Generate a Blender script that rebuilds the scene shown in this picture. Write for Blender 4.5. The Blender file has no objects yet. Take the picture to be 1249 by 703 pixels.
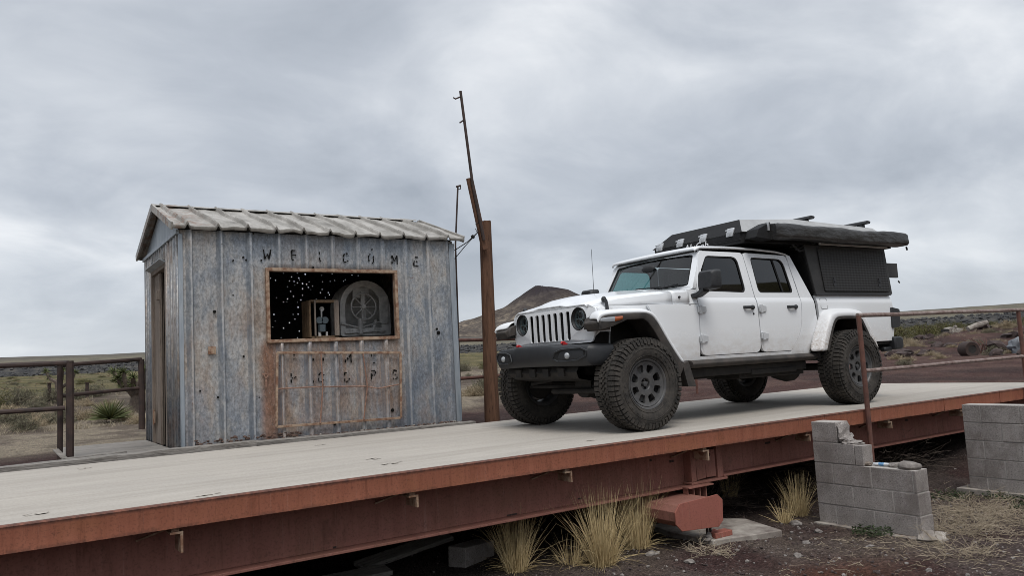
import bpy, bmesh, math, random
import numpy as np
from mathutils import Vector, Matrix, noise as mnoise
from mathutils.geometry import tessellate_polygon

random.seed(7)
rs = np.random.RandomState(11)
C = bpy.context.scene.collection
SC = bpy.context.scene
PI = math.pi

# ------------------------------------------------------------------ helpers
class MB:
    """collects geometry, then links it as ONE mesh object"""
    def __init__(s): s.v = []; s.f = []; s.m = []
    def add(s, vs, fs, mi=0):
        o = len(s.v); s.v += [tuple(p) for p in vs]
        for f in fs: s.f.append([i + o for i in f]); s.m.append(mi)
        return s
    def box(s, x0, x1, y0, y1, z0, z1, mi=0, M=None):
        vs = [(x, y, z) for z in (z0, z1) for y in (y0, y1) for x in (x0, x1)]
        if M is not None: vs = [M @ Vector(p) for p in vs]
        return s.add(vs, [(0,2,3,1),(4,5,7,6),(0,1,5,4),(2,6,7,3),(0,4,6,2),(1,3,7,5)], mi)
    def bar(s, a, b, w, h, mi=0, up=(0,0,1)):
        a = Vector(a); b = Vector(b); d = (b - a); L = d.length; d.normalize()
        u = Vector(up)
        if abs(d.dot(u)) > .98: u = Vector((1,0,0))
        sx = d.cross(u).normalized(); uz = sx.cross(d)
        M = Matrix((( d.x, sx.x, uz.x, a.x),(d.y, sx.y, uz.y, a.y),(d.z, sx.z, uz.z, a.z),(0,0,0,1)))
        return s.box(0, L, -w/2, w/2, -h/2, h/2, mi, M)
    def tube(s, pts, r, n=10, mi=0, cap=True, closed=False):
        pts = [Vector(p) for p in pts]; k = len(pts)
        rr = r if isinstance(r, (list, tuple)) else [r]*k
        o = len(s.v); nrm = None
        for i in range(k):
            if closed: d = pts[(i+1) % k] - pts[i-1]
            else: d = pts[min(i+1, k-1)] - pts[max(i-1, 0)]
            d.normalize()
            if nrm is None:
                nrm = d.orthogonal().normalized()
                if abs(d.z) < .9: nrm = (Vector((0,0,1)) - d*d.z).normalized()
            nrm = (nrm - d*nrm.dot(d)).normalized(); b = d.cross(nrm)
            for j in range(n):
                a = 2*PI*j/n
                s.v.append(tuple(pts[i] + (nrm*math.cos(a) + b*math.sin(a))*rr[i]))
        for i in range(k if closed else k-1):
            for j in range(n):
                a = o+i*n+j; b2 = o+i*n+(j+1) % n; i2 = (i+1) % k
                c = o+i2*n+(j+1) % n; d2 = o+i2*n+j
                s.f.append([a, b2, c, d2]); s.m.append(mi)
        if cap and not closed:
            s.f.append([o+j for j in range(n)]); s.m.append(mi)
            s.f.append([o+(k-1)*n+j for j in range(n)][::-1]); s.m.append(mi)
        return s
    def lathe(s, prof, n=32, mi=0, c=(0,0,0), closed=False, M=None, cap=False):
        """profile (r, y) turned about the Y axis through c"""
        o = len(s.v)
        for (r, y) in prof:
            for j in range(n):
                a = 2*PI*j/n
                p = Vector((c[0]+r*math.cos(a), c[1]+y, c[2]+r*math.sin(a)))
                if M is not None: p = M @ p
                s.v.append(tuple(p))
        k = len(prof)
        for i in range(k if closed else k-1):
            i2 = (i+1) % k
            for j in range(n):
                s.f.append([o+i*n+j, o+i*n+(j+1) % n, o+i2*n+(j+1) % n, o+i2*n+j]); s.m.append(mi)
        if cap and not closed:
            for i in (0, k-1):
                if prof[i][0] > 1e-5: s.f.append([o+i*n+j for j in range(n)]); s.m.append(mi)
        return s
    def loft(s, secs, mi=0, ring=False, cap=False):
        o = len(s.v); n = len(secs[0])
        for q in secs: s.v += [tuple(p) for p in q]
        for i in range(len(secs)-1):
            for j in range(n if ring else n-1):
                s.f.append([o+i*n+j, o+i*n+(j+1) % n, o+(i+1)*n+(j+1) % n, o+(i+1)*n+j]); s.m.append(mi)
        if cap:
            s.f.append([o+j for j in range(n)]); s.m.append(mi)
            s.f.append([o+(len(secs)-1)*n+j for j in range(n)][::-1]); s.m.append(mi)
        return s
    def plate(s, outer, holes, fn, w0, w1, mi=0):
        """polygon with holes, thickness w0..w1; fn(u, v, w) -> xyz"""
        loops = [list(outer)] + [list(h) for h in holes]
        flat = [p for l in loops for p in l]
        tris = tessellate_polygon([[Vector((p[0], p[1], 0)) for p in l] for l in loops])
        n = len(flat); o = len(s.v)
        s.v += [tuple(fn(u, v, w0)) for u, v in flat] + [tuple(fn(u, v, w1)) for u, v in flat]
        for t in tris:
            s.f.append([o+i for i in t]); s.m.append(mi)
            s.f.append([o+n+i for i in reversed(t)]); s.m.append(mi)
        b = o
        for l in loops:
            k = len(l)
            for i in range(k):
                s.f.append([b+i, b+(i+1) % k, b+n+(i+1) % k, b+n+i]); s.m.append(mi)
            b += k
        return s
    def rock(s, c, r, mi=0, sub=2, jit=.25, sq=(1,1,1), seed=0):
        bm = bmesh.new(); bmesh.ops.create_icosphere(bm, subdivisions=sub, radius=1)
        o = Vector((seed*3.1, seed*1.7, seed*.9))
        vs = []
        for v in bm.verts:
            k = 1 + jit*(mnoise.noise(v.co*1.4+o)*1.3 + .5*mnoise.noise(v.co*3.1+o))
            vs.append((c[0]+v.co.x*r*k*sq[0], c[1]+v.co.y*r*k*sq[1], c[2]+v.co.z*r*k*sq[2]))
        fs = [[v.index for v in f.verts] for f in bm.faces]
        bm.free()
        return s.add(vs, fs, mi)
    def build(s, name, mats, parent=None, smooth=35, bevel=0, seg=2, recalc=True, at=None):
        if not isinstance(mats, (list, tuple)): mats = [mats]
        me = bpy.data.meshes.new(name)
        me.from_pydata(s.v, [], s.f)
        for m in mats: me.materials.append(m)
        me.polygons.foreach_set('material_index', s.m)
        if recalc:
            bm = bmesh.new(); bm.from_mesh(me)
            bmesh.ops.recalc_face_normals(bm, faces=bm.faces)
            bm.to_mesh(me); bm.free()
        if smooth:
            me.polygons.foreach_set('use_smooth', [True]*len(me.polygons))
            me.set_sharp_from_angle(angle=math.radians(smooth))
        me.update()
        o = bpy.data.objects.new(name, me); C.objects.link(o)
        if parent is not None: o.parent = parent
        if at is not None:
            me.transform(Matrix.Translation(-Vector(at))); o.location = at
        if bevel:
            b = o.modifiers.new('bevel', 'BEVEL'); b.width = bevel; b.segments = seg
            b.limit_method = 'ANGLE'; b.angle_limit = math.radians(40)
            b.harden_normals = False
        return o

def tag(o, label, cat, group=None, kind=None):
    if label: o['label'] = label
    if cat: o['category'] = cat
    if group: o['group'] = group
    if kind or cat: o['kind'] = kind or 'thing'
    return o
def empty(name, loc, label, cat, group=None, rz=0):
    o = bpy.data.objects.new(name, None); C.objects.link(o)
    o.location = loc; o.rotation_euler = (0, 0, rz); o.empty_display_size = .1
    return tag(o, label, cat, group)
def copy_tree(o, parent=None):
    c = o.copy(); C.objects.link(c); c.parent = parent
    for ch in list(o.children): copy_tree(ch, c)
    return c
def rpoly(cs, r, n=4):
    """polygon with rounded corners"""
    out = []; k = len(cs)
    for i in range(k):
        p = Vector(cs[i]); a = Vector(cs[i-1]) - p; b = Vector(cs[(i+1) % k]) - p
        rr = r[i] if isinstance(r, (list, tuple)) else r
        rr = min(rr, a.length*.45, b.length*.45)
        if rr <= 0: out.append(tuple(p)); continue
        p0 = p + a.normalized()*rr; p1 = p + b.normalized()*rr
        for t in range(n+1):
            t /= n
            q = p0*(1-t)**2 + p*2*t*(1-t) + p1*t*t
            out.append((q.x, q.y))
    return out
def circ(cx, cy, r, n=16, ry=None):
    return [(cx+r*math.cos(2*PI*i/n), cy+(ry or r)*math.sin(2*PI*i/n)) for i in range(n)]
def lerp(a, b, t): return a+(b-a)*t
def interp(x, xs, ys): return float(np.interp(x, xs, ys))

# ------------------------------------------------------------------ materials
class NT:
    def __init__(s, name):
        m = bpy.data.materials.new(name); m.use_nodes = True; s.m = m
        s.t = m.node_tree; s.n = s.t.nodes; s.b = s.n['Principled BSDF']; s.out = s.n['Material Output']
        s.tc = s.n.new('ShaderNodeTexCoord')
    def link(s, a, b): s.t.links.new(a, b)
    def val(s, sock, v):
        if hasattr(v, 'is_output') or isinstance(v, bpy.types.NodeSocket): s.link(v, sock)
        else: sock.default_value = v
    def coord(s, scale=(1,1,1), src='Object'):
        mp = s.n.new('ShaderNodeMapping'); mp.inputs['Scale'].default_value = scale
        s.link(s.tc.outputs[src], mp.inputs[0]); return mp.outputs[0]
    def noise(s, scale, detail=4, rough=.6, vec=None, dist=0):
        q = s.n.new('ShaderNodeTexNoise'); q.inputs['Scale'].default_value = scale
        q.inputs['Detail'].default_value = detail; q.inputs['Roughness'].default_value = rough
        q.inputs['Distortion'].default_value = dist
        s.link(vec if vec is not None else s.tc.outputs['Object'], q.inputs['Vector'])
        return q.outputs['Fac']
    def voro(s, scale, vec=None, feat='F1'):
        q = s.n.new('ShaderNodeTexVoronoi'); q.inputs['Scale'].default_value = scale; q.feature = feat
        s.link(vec if vec is not None else s.tc.outputs['Object'], q.inputs['Vector'])
        return q.outputs['Distance']
    def ramp(s, fac, stops):
        q = s.n.new('ShaderNodeValToRGB'); e = q.color_ramp.elements
        while len(e) < len(stops): e.new(.5)
        for el, (p, c) in zip(e, stops):
            el.position = p; el.color = (c[0], c[1], c[2], 1) if isinstance(c, (tuple, list)) else (c, c, c, 1)
        s.link(fac, q.inputs[0]); return q.outputs[0]
    def mix(s, fac, a, b, mode='MIX'):
        q = s.n.new('ShaderNodeMix'); q.data_type = 'RGBA'; q.blend_type = mode
        s.val(q.inputs[0], fac)
        for i, c in ((6, a), (7, b)):
            if isinstance(c, (tuple, list)): c = (c[0], c[1], c[2], 1)
            s.val(q.inputs[i], c)
        return q.outputs[2]
    def math(s, op, a, b=0., clamp=False):
        q = s.n.new('ShaderNodeMath'); q.operation = op; q.use_clamp = clamp
        s.val(q.inputs[0], a); s.val(q.inputs[1], b); return q.outputs[0]
    def sep(s, vec=None):
        q = s.n.new('ShaderNodeSeparateXYZ'); s.link(vec if vec is not None else s.tc.outputs['Object'], q.inputs[0])
        return q.outputs
    def maprange(s, v, a, b, c=0., d=1.):
        q = s.n.new('ShaderNodeMapRange'); s.val(q.inputs[0], v)
        for i, x in enumerate((a, b, c, d)): q.inputs[i+1].default_value = x
        return q.outputs[0]
    def bump(s, h, strength=.3, dist=.01, normal=None):
        q = s.n.new('ShaderNodeBump'); q.inputs['Strength'].default_value = strength
        q.inputs['Distance'].default_value = dist; s.link(h, q.inputs['Height'])
        if normal is not None: s.link(normal, q.inputs['Normal'])
        s.link(q.outputs[0], s.b.inputs['Normal']); return q.outputs[0]
    def done(s, col=None, rough=.6, metal=0., spec=None, **kw):
        if col is not None:
            if isinstance(col, (tuple, list)): col = (col[0], col[1], col[2], 1)
            s.val(s.b.inputs['Base Color'], col)
        s.val(s.b.inputs['Roughness'], rough); s.val(s.b.inputs['Metallic'], metal)
        if spec is not None: s.b.inputs['Specular IOR Level'].default_value = spec
        for k, v in kw.items(): s.val(s.b.inputs[k.replace('_', ' ')], v)
        return s.m

def m_noise(name, c1, c2, scale=8, rough=.6, metal=0., bump=.15, bscale=None, bd=.005, vec=(1,1,1), lo=.35, hi=.65, spec=None, detail=5):
    t = NT(name); v = t.coord(vec)
    f = t.noise(scale, detail, .65, v)
    col = t.ramp(f, [(lo, c1), (hi, c2)])
    if bump: t.bump(t.noise(bscale or scale*4, 4, .6, v), bump, bd)
    return t.done(col, rough, metal, spec)

M = {}
# concrete of the deck: long streaks, stains, hairline cracks
def mk_concrete():
    t = NT('deck_concrete')
    long_ = t.noise(3.0, 5, .6, t.coord((.25, 2.6, 1)))
    blot = t.noise(.9, 5, .65, t.coord((1, 1, 1)))
    fine = t.noise(55, 3, .7)
    c = t.ramp(long_, [(.32, (.335,.298,.252)), (.5, (.385,.347,.297)), (.68, (.435,.396,.343))])
    c = t.mix(t.math('MULTIPLY', t.ramp(t.noise(11, 4, .7, t.coord((.12, 2.2, 1))), [(.55, 0.), (.7, 1.)]), .22), c, (.29,.262,.228))
    c = t.mix(t.math('MULTIPLY', t.ramp(blot, [(.46, 0.), (.68, 1.)]), .5), c, (.31,.28,.245))
    c = t.mix(t.math('MULTIPLY', t.ramp(t.noise(2.6, 6, .7, t.coord((.5,1.6,1))), [(.58, 0.), (.7, 1.)]), .45), c, (.215,.18,.15))
    c = t.mix(.4, c, t.ramp(fine, [(.3, (.29,.27,.245)), (.7, (.48,.455,.42))]))
    x, y, z = t.sep()
    for yc in (5.85, 7.45):      # rubber-darkened wheel paths
        tk = t.math('COMPARE', t.math('ADD', y, t.math('MULTIPLY', t.noise(.5, 3, .5), .2)), yc+.1); tk.node.inputs[2].default_value = .17
        c = t.mix(t.math('MULTIPLY', tk, t.math('MULTIPLY', t.ramp(t.noise(3, 5, .7, t.coord((.3, 2, 1))), [(.36, 0.), (.62, 1.)]), .3)), c, (.25,.225,.195))
    edge = t.maprange(y, 5.21, 5.15, 0, 1)
    edge = t.math('MULTIPLY', edge, t.ramp(t.noise(9, 5, .7), [(.4, 0.), (.55, 1.)]))
    c = t.mix(t.math('MULTIPLY', edge, .75), c, (.13,.075,.055))
    t.bump(t.noise(90, 4, .7), .25, .004)
    return t.done(c, .9, 0, .25)
M['concrete'] = mk_concrete()
def mk_redsteel(name, a, b, rust, dark):
    t = NT(name)
    streak = t.noise(7, 5, .65, t.coord((1.5, 1, .12)))
    blot = t.noise(2.3, 6, .7)
    c = t.ramp(streak, [(.3, a), (.7, b)])
    c = t.mix(t.math('MULTIPLY', t.ramp(blot, [(.5, 0.), (.66, 1.)]), .55), c, rust)
    c = t.mix(t.math('MULTIPLY', t.ramp(t.noise(5.5, 6, .75), [(.66, 0.), (.74, 1.)]), .8), c, dark)
    c = t.mix(t.math('MULTIPLY', t.ramp(t.noise(26, 4, .7, t.coord((2.2, 1, .05))), [(.6, 0.), (.72, 1.)]), .3), c, (.36,.24,.2))
    c = t.mix(t.math('MULTIPLY', t.ramp(t.noise(60, 3, .7), [(.52, 0.), (.66, 1.)]), .4), c, dark)
    c = t.mix(t.math('MULTIPLY', t.ramp(t.noise(19, 5, .75, t.coord((1.6, 1, .15))), [(.55, 0.), (.68, 1.)]), .5), c, tuple(v*.5 for v in a))
    c = t.mix(t.math('MULTIPLY', t.ramp(t.noise(3.1, 6, .75, t.coord((1, 1, .6))), [(.57, 0.), (.66, 1.)]), .45), c, tuple(v*.45 for v in rust))
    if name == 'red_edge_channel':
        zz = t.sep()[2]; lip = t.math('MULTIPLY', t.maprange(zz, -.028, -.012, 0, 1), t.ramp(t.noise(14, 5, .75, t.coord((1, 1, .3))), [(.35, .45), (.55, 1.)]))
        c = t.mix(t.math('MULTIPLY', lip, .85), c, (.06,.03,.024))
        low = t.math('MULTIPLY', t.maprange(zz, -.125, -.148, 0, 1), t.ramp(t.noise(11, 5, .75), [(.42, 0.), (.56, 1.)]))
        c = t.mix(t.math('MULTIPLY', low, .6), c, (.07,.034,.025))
    t.bump(t.noise(40, 4, .7), .2, .004)
    return t.done(c, .72, 0, .3)
M['redsteel'] = mk_redsteel('red_oxide_steel', (.215,.092,.071), (.275,.125,.098), (.20,.098,.068), (.07,.036,.029))
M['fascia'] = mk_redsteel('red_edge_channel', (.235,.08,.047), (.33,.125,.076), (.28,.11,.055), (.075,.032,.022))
M['redplate'] = mk_redsteel('red_plate_paint', (.27,.092,.07), (.29,.105,.08), (.25,.09,.06), (.12,.04,.03))
M['rustpipe'] = m_noise('rusty_pipe', (.075,.033,.026), (.14,.06,.042), 9, .75, 0, .3)
M['rustpipe_pale'] = m_noise('rusty_pipe_worn', (.13,.075,.062), (.30,.24,.215), 12, .6, .2, .3)
M['rustdark'] = m_noise('dark_rusty_steel', (.022,.014,.012), (.05,.028,.022), 11, .75, 0, .3)
M['rustframe'] = m_noise('rusty_angle_iron', (.17,.085,.05), (.33,.24,.17), 14, .8, 0, .4, lo=.4, hi=.6)
M['rustrod'] = m_noise('rusty_rod', (.16,.08,.055), (.30,.18,.13), 20, .8, 0, .3)
def mk_wood(name, a, b, dirv, sc=6):
    t = NT(name); v = t.coord(dirv)
    f = t.noise(sc, 6, .7, v)
    c = t.ramp(f, [(.3, a), (.68, b)])
    c = t.mix(t.math('MULTIPLY', t.ramp(t.noise(sc*3, 4, .7, v), [(.56, 0.), (.66, 1.)]), .55), c, tuple(x*.3 for x in a))
    c = t.mix(t.ramp(t.noise(sc*1.7, 5, .8, v), [(.60, 0.), (.66, .85)]), c, tuple(x*.25 for x in a))
    t.bump(t.noise(sc*4, 5, .7, v), .8, .015)
    return t.done(c, .85, 0, .2)
M['polewood'] = mk_wood('creosote_pole_wood', (.05,.026,.017), (.15,.08,.05), (3, 3, .22), 7)
M['plankwood'] = mk_wood('red_brown_board', (.085,.04,.025), (.15,.08,.05), (3, 3, .3), 7)
M['greywood_x'] = mk_wood('weathered_grey_timber', (.16,.145,.13), (.31,.29,.265), (.3, 4, 4), 7)
M['greywood_z'] = mk_wood('weathered_grey_board', (.15,.12,.1), (.29,.24,.2), (4, 4, .25), 7)
M['boxwood'] = mk_wood('old_brown_wood', (.12,.075,.045), (.23,.16,.1), (3, 3, .6), 6)
def mk_shed():
    t = NT('shed_sheet_metal')
    x, y, z = t.sep()
    v1 = t.noise(2.1, 7, .7, t.coord((1.3, 1.1, .6)))
    base = t.ramp(v1, [(.34, (.17,.19,.22)), (.43, (.265,.275,.287)), (.50, (.355,.345,.333)), (.57, (.33,.295,.265)), (.66, (.255,.205,.17))])
    blue = t.ramp(t.noise(1.9, 6, .65, t.coord((1.6, 1, .8))), [(.44, 0.), (.54, 1.)])
    low = t.maprange(z, 1.5, .3, .25, 1.)
    base = t.mix(t.math('MULTIPLY', t.math('MULTIPLY', blue, low), .5), base, (.16,.195,.25))
    topm = t.math('MULTIPLY', t.maprange(z, 1.85, 2.2, 0, 1), t.math('MULTIPLY', t.maprange(x, 2.2, 2.6, 0, 1), t.maprange(x, 4.6, 4.1, 0, 1)))
    base = t.mix(t.math('MULTIPLY', topm, .5), base, (.165,.205,.255))
    # rust wash beside and under the window opening
    rx = t.math('MULTIPLY', t.maprange(x, 2.42, 2.58, 0, 1), t.maprange(x, 4.3, 4.16, 0, 1))
    rz = t.math('MULTIPLY', t.maprange(z, .05, .35, .2, 1), t.maprange(z, 1.18, 1.05, 0, 1))
    rn = t.ramp(t.noise(3.2, 6, .7, t.coord((2, 1, .4))), [(.36, .0), (.62, 1.)])
    base = t.mix(t.math('MULTIPLY', t.math('MULTIPLY', rx, rz), t.math('MULTIPLY', rn, .85)), base, (.25,.165,.115))
    band = t.math('MULTIPLY', t.math('MULTIPLY', t.maprange(x, 2.44, 2.52, 0, 1), t.maprange(x, 2.72, 2.6, 0, 1)), t.maprange(z, 1.16, 1.05, 0, 1))
    base = t.mix(t.math('MULTIPLY', band, .8), base, (.22,.105,.06))
    pink = t.math('MULTIPLY', t.maprange(z, .75, .25, 0, 1), t.ramp(t.noise(2.4, 5, .6), [(.52, 0.), (.66, 1.)]))
    base = t.mix(t.math('MULTIPLY', pink, .6), base, (.29,.205,.165))
    # vertical run marks
    run = t.ramp(t.noise(16, 5, .7, t.coord((2.2, 2.2, .07))), [(.6, 0.), (.72, 1.)])
    base = t.mix(t.math('MULTIPLY', run, .4), base, (.42,.415,.41))
    dk = t.ramp(t.noise(13, 5, .7, t.coord((2.6, 2.6, .09))), [(.6, 0.), (.75, 1.)])
    base = t.mix(t.math('MULTIPLY', dk, .65), base, (.085,.08,.08))
    spk = t.ramp(t.noise(40, 4, .8), [(.6, 0.), (.68, 1.)])
    base = t.mix(t.math('MULTIPLY', spk, .6), base, (.42,.42,.42))
    spd = t.ramp(t.noise(33, 4, .8, t.coord((1.1, 1.1, 1.1))), [(.6, 0.), (.68, 1.)])
    base = t.mix(t.math('MULTIPLY', spd, .6), base, (.075,.07,.07))
    rst = t.ramp(t.noise(9, 6, .8), [(.63, 0.), (.70, 1.)])
    base = t.mix(t.math('MULTIPLY', rst, .75), base, (.14,.068,.04))
    base = t.mix(1., base, t.ramp(t.noise(26, 5, .8, t.coord((1.2, 1.2, .7))), [(.34, .6), (.5, 1.), (.66, 1.4)]), 'MULTIPLY')
    # pressed ribs: highlight painted on the crests, shade painted along the flanks
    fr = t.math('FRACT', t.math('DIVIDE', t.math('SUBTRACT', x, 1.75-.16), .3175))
    crest_light = t.math('COMPARE', fr, .490)
    crest_light.node.inputs[2].default_value = .022
    flank_shade = t.math('COMPARE', fr, .385); flank_shade.node.inputs[2].default_value = .065
    flank_shade2 = t.math('COMPARE', fr, .552); flank_shade2.node.inputs[2].default_value = .016
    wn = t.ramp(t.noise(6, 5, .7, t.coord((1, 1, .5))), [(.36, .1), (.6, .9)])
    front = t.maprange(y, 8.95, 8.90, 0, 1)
    base = t.mix(t.math('MULTIPLY', t.math('MULTIPLY', t.math('MAXIMUM', flank_shade, flank_shade2), wn), t.math('MULTIPLY', front, .78)), base, (.12,.14,.165))
    base = t.mix(t.math('MULTIPLY', t.math('MULTIPLY', crest_light, wn), t.math('MULTIPLY', front, .7)), base, (.42,.42,.42))
    # bullet pocks
    pv = t.voro(6.5, t.coord((1, 0, 1)))
    pm = t.ramp(pv, [(.055, 1.), (.075, 0.)])
    gate = t.ramp(t.noise(1.7, 2, .5, t.coord((1, 0, 1))), [(.5, 0.), (.56, 1.)])
    base = t.mix(t.math('MULTIPLY', pm, gate), base, (.02,.018,.016))
    h = t.math('ADD', t.noise(3, 4, .6), t.math('MULTIPLY', t.noise(30, 4, .7), .15))
    t.bump(h, .45, .03)
    return t.done(base, .5, .35, .4)
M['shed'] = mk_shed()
def mk_roof():
    t = NT('roof_sheet_metal')
    f = t.noise(3, 6, .65, t.coord((1.5, .6, .6)))
    c = t.ramp(f, [(.3, (.15,.138,.122)), (.46, (.28,.265,.24)), (.62, (.40,.38,.35))])
    c = t.mix(t.math('MULTIPLY', t.ramp(t.noise(7, 5, .7), [(.6, 0.), (.72, 1.)]), .6), c, (.17,.15,.135))
    x, y, z = t.sep()
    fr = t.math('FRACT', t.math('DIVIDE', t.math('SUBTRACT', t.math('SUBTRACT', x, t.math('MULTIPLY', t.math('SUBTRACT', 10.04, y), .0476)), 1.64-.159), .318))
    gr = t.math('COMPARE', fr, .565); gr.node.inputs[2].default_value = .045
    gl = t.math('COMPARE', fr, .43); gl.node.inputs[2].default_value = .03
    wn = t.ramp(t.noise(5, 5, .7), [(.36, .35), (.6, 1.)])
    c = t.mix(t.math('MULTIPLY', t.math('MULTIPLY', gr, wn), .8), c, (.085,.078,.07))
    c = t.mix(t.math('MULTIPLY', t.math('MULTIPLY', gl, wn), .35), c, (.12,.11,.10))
    r = t.math('MULTIPLY', t.maprange(x, 2.05, 1.75, 0, 1), t.ramp(t.noise(6, 5, .7), [(.48, 0.), (.6, 1.)]))
    c = t.mix(t.math('MULTIPLY', r, .7), c, (.2,.11,.07))
    t.bump(t.noise(12, 5, .6), .4, .02)
    return t.done(c, .6, .1, .35)
M['roof'] = mk_roof()
M['shed_dark'] = m_noise('unlit_plank_lining', (.012,.011,.011), (.022,.02,.02), 6, .9)  # near-black planks: the gloom of the shed interior put into the colour
M['corner'] = m_noise('galvanised_trim', (.20,.235,.27), (.34,.37,.40), 6, .5, .25, .2, vec=(2,2,.3))
M['paint_letter'] = m_noise('black_stencil_paint', (.005,.005,.005), (.013,.013,.012), 30, .9, spec=.1)
M['castiron'] = m_noise('lightened_cast_iron', (.42,.42,.41), (.72,.71,.69), 9, .7, 0, .2)  # iron paled to make up for the little light inside the shed
M['blueglass'] = NT('blue_enamel'); M['blueglass'] = M['blueglass'].done((.085,.11,.125), .25)
def mk_block():
    t = NT('concrete_block')
    f = t.noise(5, 5, .6); g = t.noise(85, 3, .75)
    c = t.ramp(f, [(.32, (.19,.168,.158)), (.66, (.345,.31,.29))])
    c = t.mix(.45, c, t.ramp(g, [(.35, (.14,.125,.12)), (.65, (.46,.43,.40))]))
    c = t.mix(t.math('MULTIPLY', t.ramp(t.noise(2.1, 5, .7), [(.48, 0.), (.62, 1.)]), .5), c, (.135,.11,.098))
    c = t.mix(t.math('MULTIPLY', t.ramp(t.noise(6, 6, .8, t.coord((1, 1, .5))), [(.56, 0.), (.66, 1.)]), .5), c, (.38,.355,.335))
    c = t.mix(t.ramp(t.voro(38), [(.10, .8), (.17, 0.)]), c, (.07,.06,.055))
    t.bump(t.noise(85, 4, .75), .8, .010)
    return t.done(c, .95, 0, .15)
M['block'] = mk_block()
M['mortar'] = m_noise('mortar', (.30,.275,.255), (.44,.41,.38), 40, .95, 0, .5)
M['pale_stone'] = m_noise('pale_stone', (.13,.115,.105), (.26,.235,.215), 20, .95, 0, .5)
M['dark_stone'] = m_noise('dark_cinder_stone', (.028,.02,.019), (.075,.05,.045), 20, .95, 0, .5)
M['foot_concrete'] = m_noise('pale_worn_slab', (.14,.115,.1), (.36,.33,.29), 5, .95, 0, .4, bscale=40)
# truck
def mk_paint():
    t = NT('white_car_paint')
    x, y, z = t.sep()
    dust = t.math('MULTIPLY', t.maprange(z, 1.0, .62, 0, 1), t.ramp(t.noise(9, 6, .75, t.coord((.7, 1, 1.3))), [(.38, .1), (.6, 1.)]))
    c = t.mix(t.math('MULTIPLY', dust, .55), (.76,.775,.79), (.46,.40,.34))
    return t.done(c, t.maprange(dust, 0, 1, .25, .5), 0, .5, Coat_Weight=.6, Coat_Roughness=.06)
M['paint'] = mk_paint()
def mk_dustypaint():
    t = NT('dusty_white_flare')
    x, y, z = t.sep()
    d = t.math('MULTIPLY', t.maprange(z, 1.12, .75, 0, 1), t.ramp(t.noise(38, 4, .75), [(.35, 0.), (.62, 1.)]))
    d = t.math('MULTIPLY', d, t.maprange(x, 2.2, 2.7, 0, 1))
    c = t.mix(t.math('MULTIPLY', d, .75), (.74,.75,.76), (.36,.29,.23))
    return t.done(c, .4, 0, .4)
M['flarepaint'] = mk_dustypaint()
M['blackplastic'] = m_noise('black_textured_plastic', (.018,.019,.021), (.03,.031,.034), 30, .55, 0, .2, bscale=300, bd=.001)
M['flareblack'] = m_noise('dusty_black_plastic', (.022,.02,.019), (.06,.05,.043), 7, .75, 0, .2, bscale=200, bd=.001)
M['bumper'] = m_noise('dark_grey_bumper', (.014,.015,.0175), (.021,.0225,.025), 6, .5, 0, .15, bscale=300, bd=.001)
M['chassis'] = m_noise('dirty_chassis', (.008,.0075,.007), (.026,.022,.019), 9, .8)
M['darkgap'] = NT('dark_gap').done((.01,.01,.01), .9)
M['interior'] = m_noise('black_trim_interior', (.012,.012,.013), (.022,.022,.023), 20, .7)
def mk_tyre():
    t = NT('dusty_tyre_rubber')
    f = t.noise(7, 5, .7); g = t.noise(45, 3, .7)
    c = t.ramp(f, [(.35, (.024,.023,.022)), (.68, (.066,.059,.052))])
    c = t.mix(t.math('MULTIPLY', t.ramp(g, [(.5, 0.), (.7, 1.)]), .45), c, (.095,.082,.07))
    t.bump(t.noise(120, 3, .7), .2, .002)
    return t.done(c, .85, 0, .2)
M['tyre'] = mk_tyre()
M['rim'] = m_noise('grey_alloy_rim', (.05,.051,.054), (.095,.092,.09), 8, .5, .2, .1)
M['steelgrey'] = m_noise('dull_steel', (.16,.16,.16), (.3,.3,.3), 15, .45, .8)
M['red'] = NT('red_hook_paint').done((.42,.018,.02), .4)
M['amber'] = NT('amber_lens').done((.36,.085,.022), .25, 0, .5, Coat_Weight=.5)
M['lens'] = NT('clear_lens').done((.32,.335,.35), .15, .0, .6, Coat_Weight=1.)
M['chrome'] = NT('lamp_reflector').done((.5,.5,.5), .12, 1.)
M['redlens'] = NT('dark_red_lens').done((.06,.006,.007), .2, 0, .6)
M['latchsteel'] = NT('latch_zinc').done((.55,.56,.57), .35, .5)
M['tentalu'] = m_noise('bare_aluminium_sheet', (.36,.36,.355), (.46,.46,.45), 4, .45, .35, .05)
M['tentblack'] = m_noise('black_powdercoat', (.010,.010,.0105), (.016,.016,.0165), 12, .7, 0, .1, bscale=200, bd=.001, spec=.25)
M['tentgrey'] = m_noise('dark_grey_powdercoat', (.026,.0255,.0255), (.038,.037,.036), 8, .55, 0, .1, bscale=200, bd=.001)
def mk_vinyl():
    t = NT('black_vinyl_cover')
    f = t.noise(3, 4, .6, t.coord((.7, 2, 2)))
    t.bump(f, .55, .05)
    return t.done(t.ramp(f, [(.3, (.020,.019,.019)), (.7, (.04,.038,.036))]), .42, 0, .5)
M['vinyl'] = mk_vinyl()
def mk_shellpanel():
    t = NT('dimpled_dark_panel')
    v = t.coord((16, 1, 30))
    sepx, sepy, sepz = t.sep(v)
    a = t.math('SINE', t.math('MULTIPLY', t.math('ADD', sepx, sepz), 3.14159))
    b = t.math('SINE', t.math('MULTIPLY', t.math('SUBTRACT', sepx, sepz), 3.14159))
    h = t.math('MULTIPLY', a, b)
    t.bump(h, .3, .006)
    c = t.ramp(t.math('MULTIPLY_ADD', h, .5), [(.0, (.033,.032,.032)), (1., (.033,.032,.032))])
    return t.done((.024,.0235,.0235), .55, 0, .35)
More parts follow.
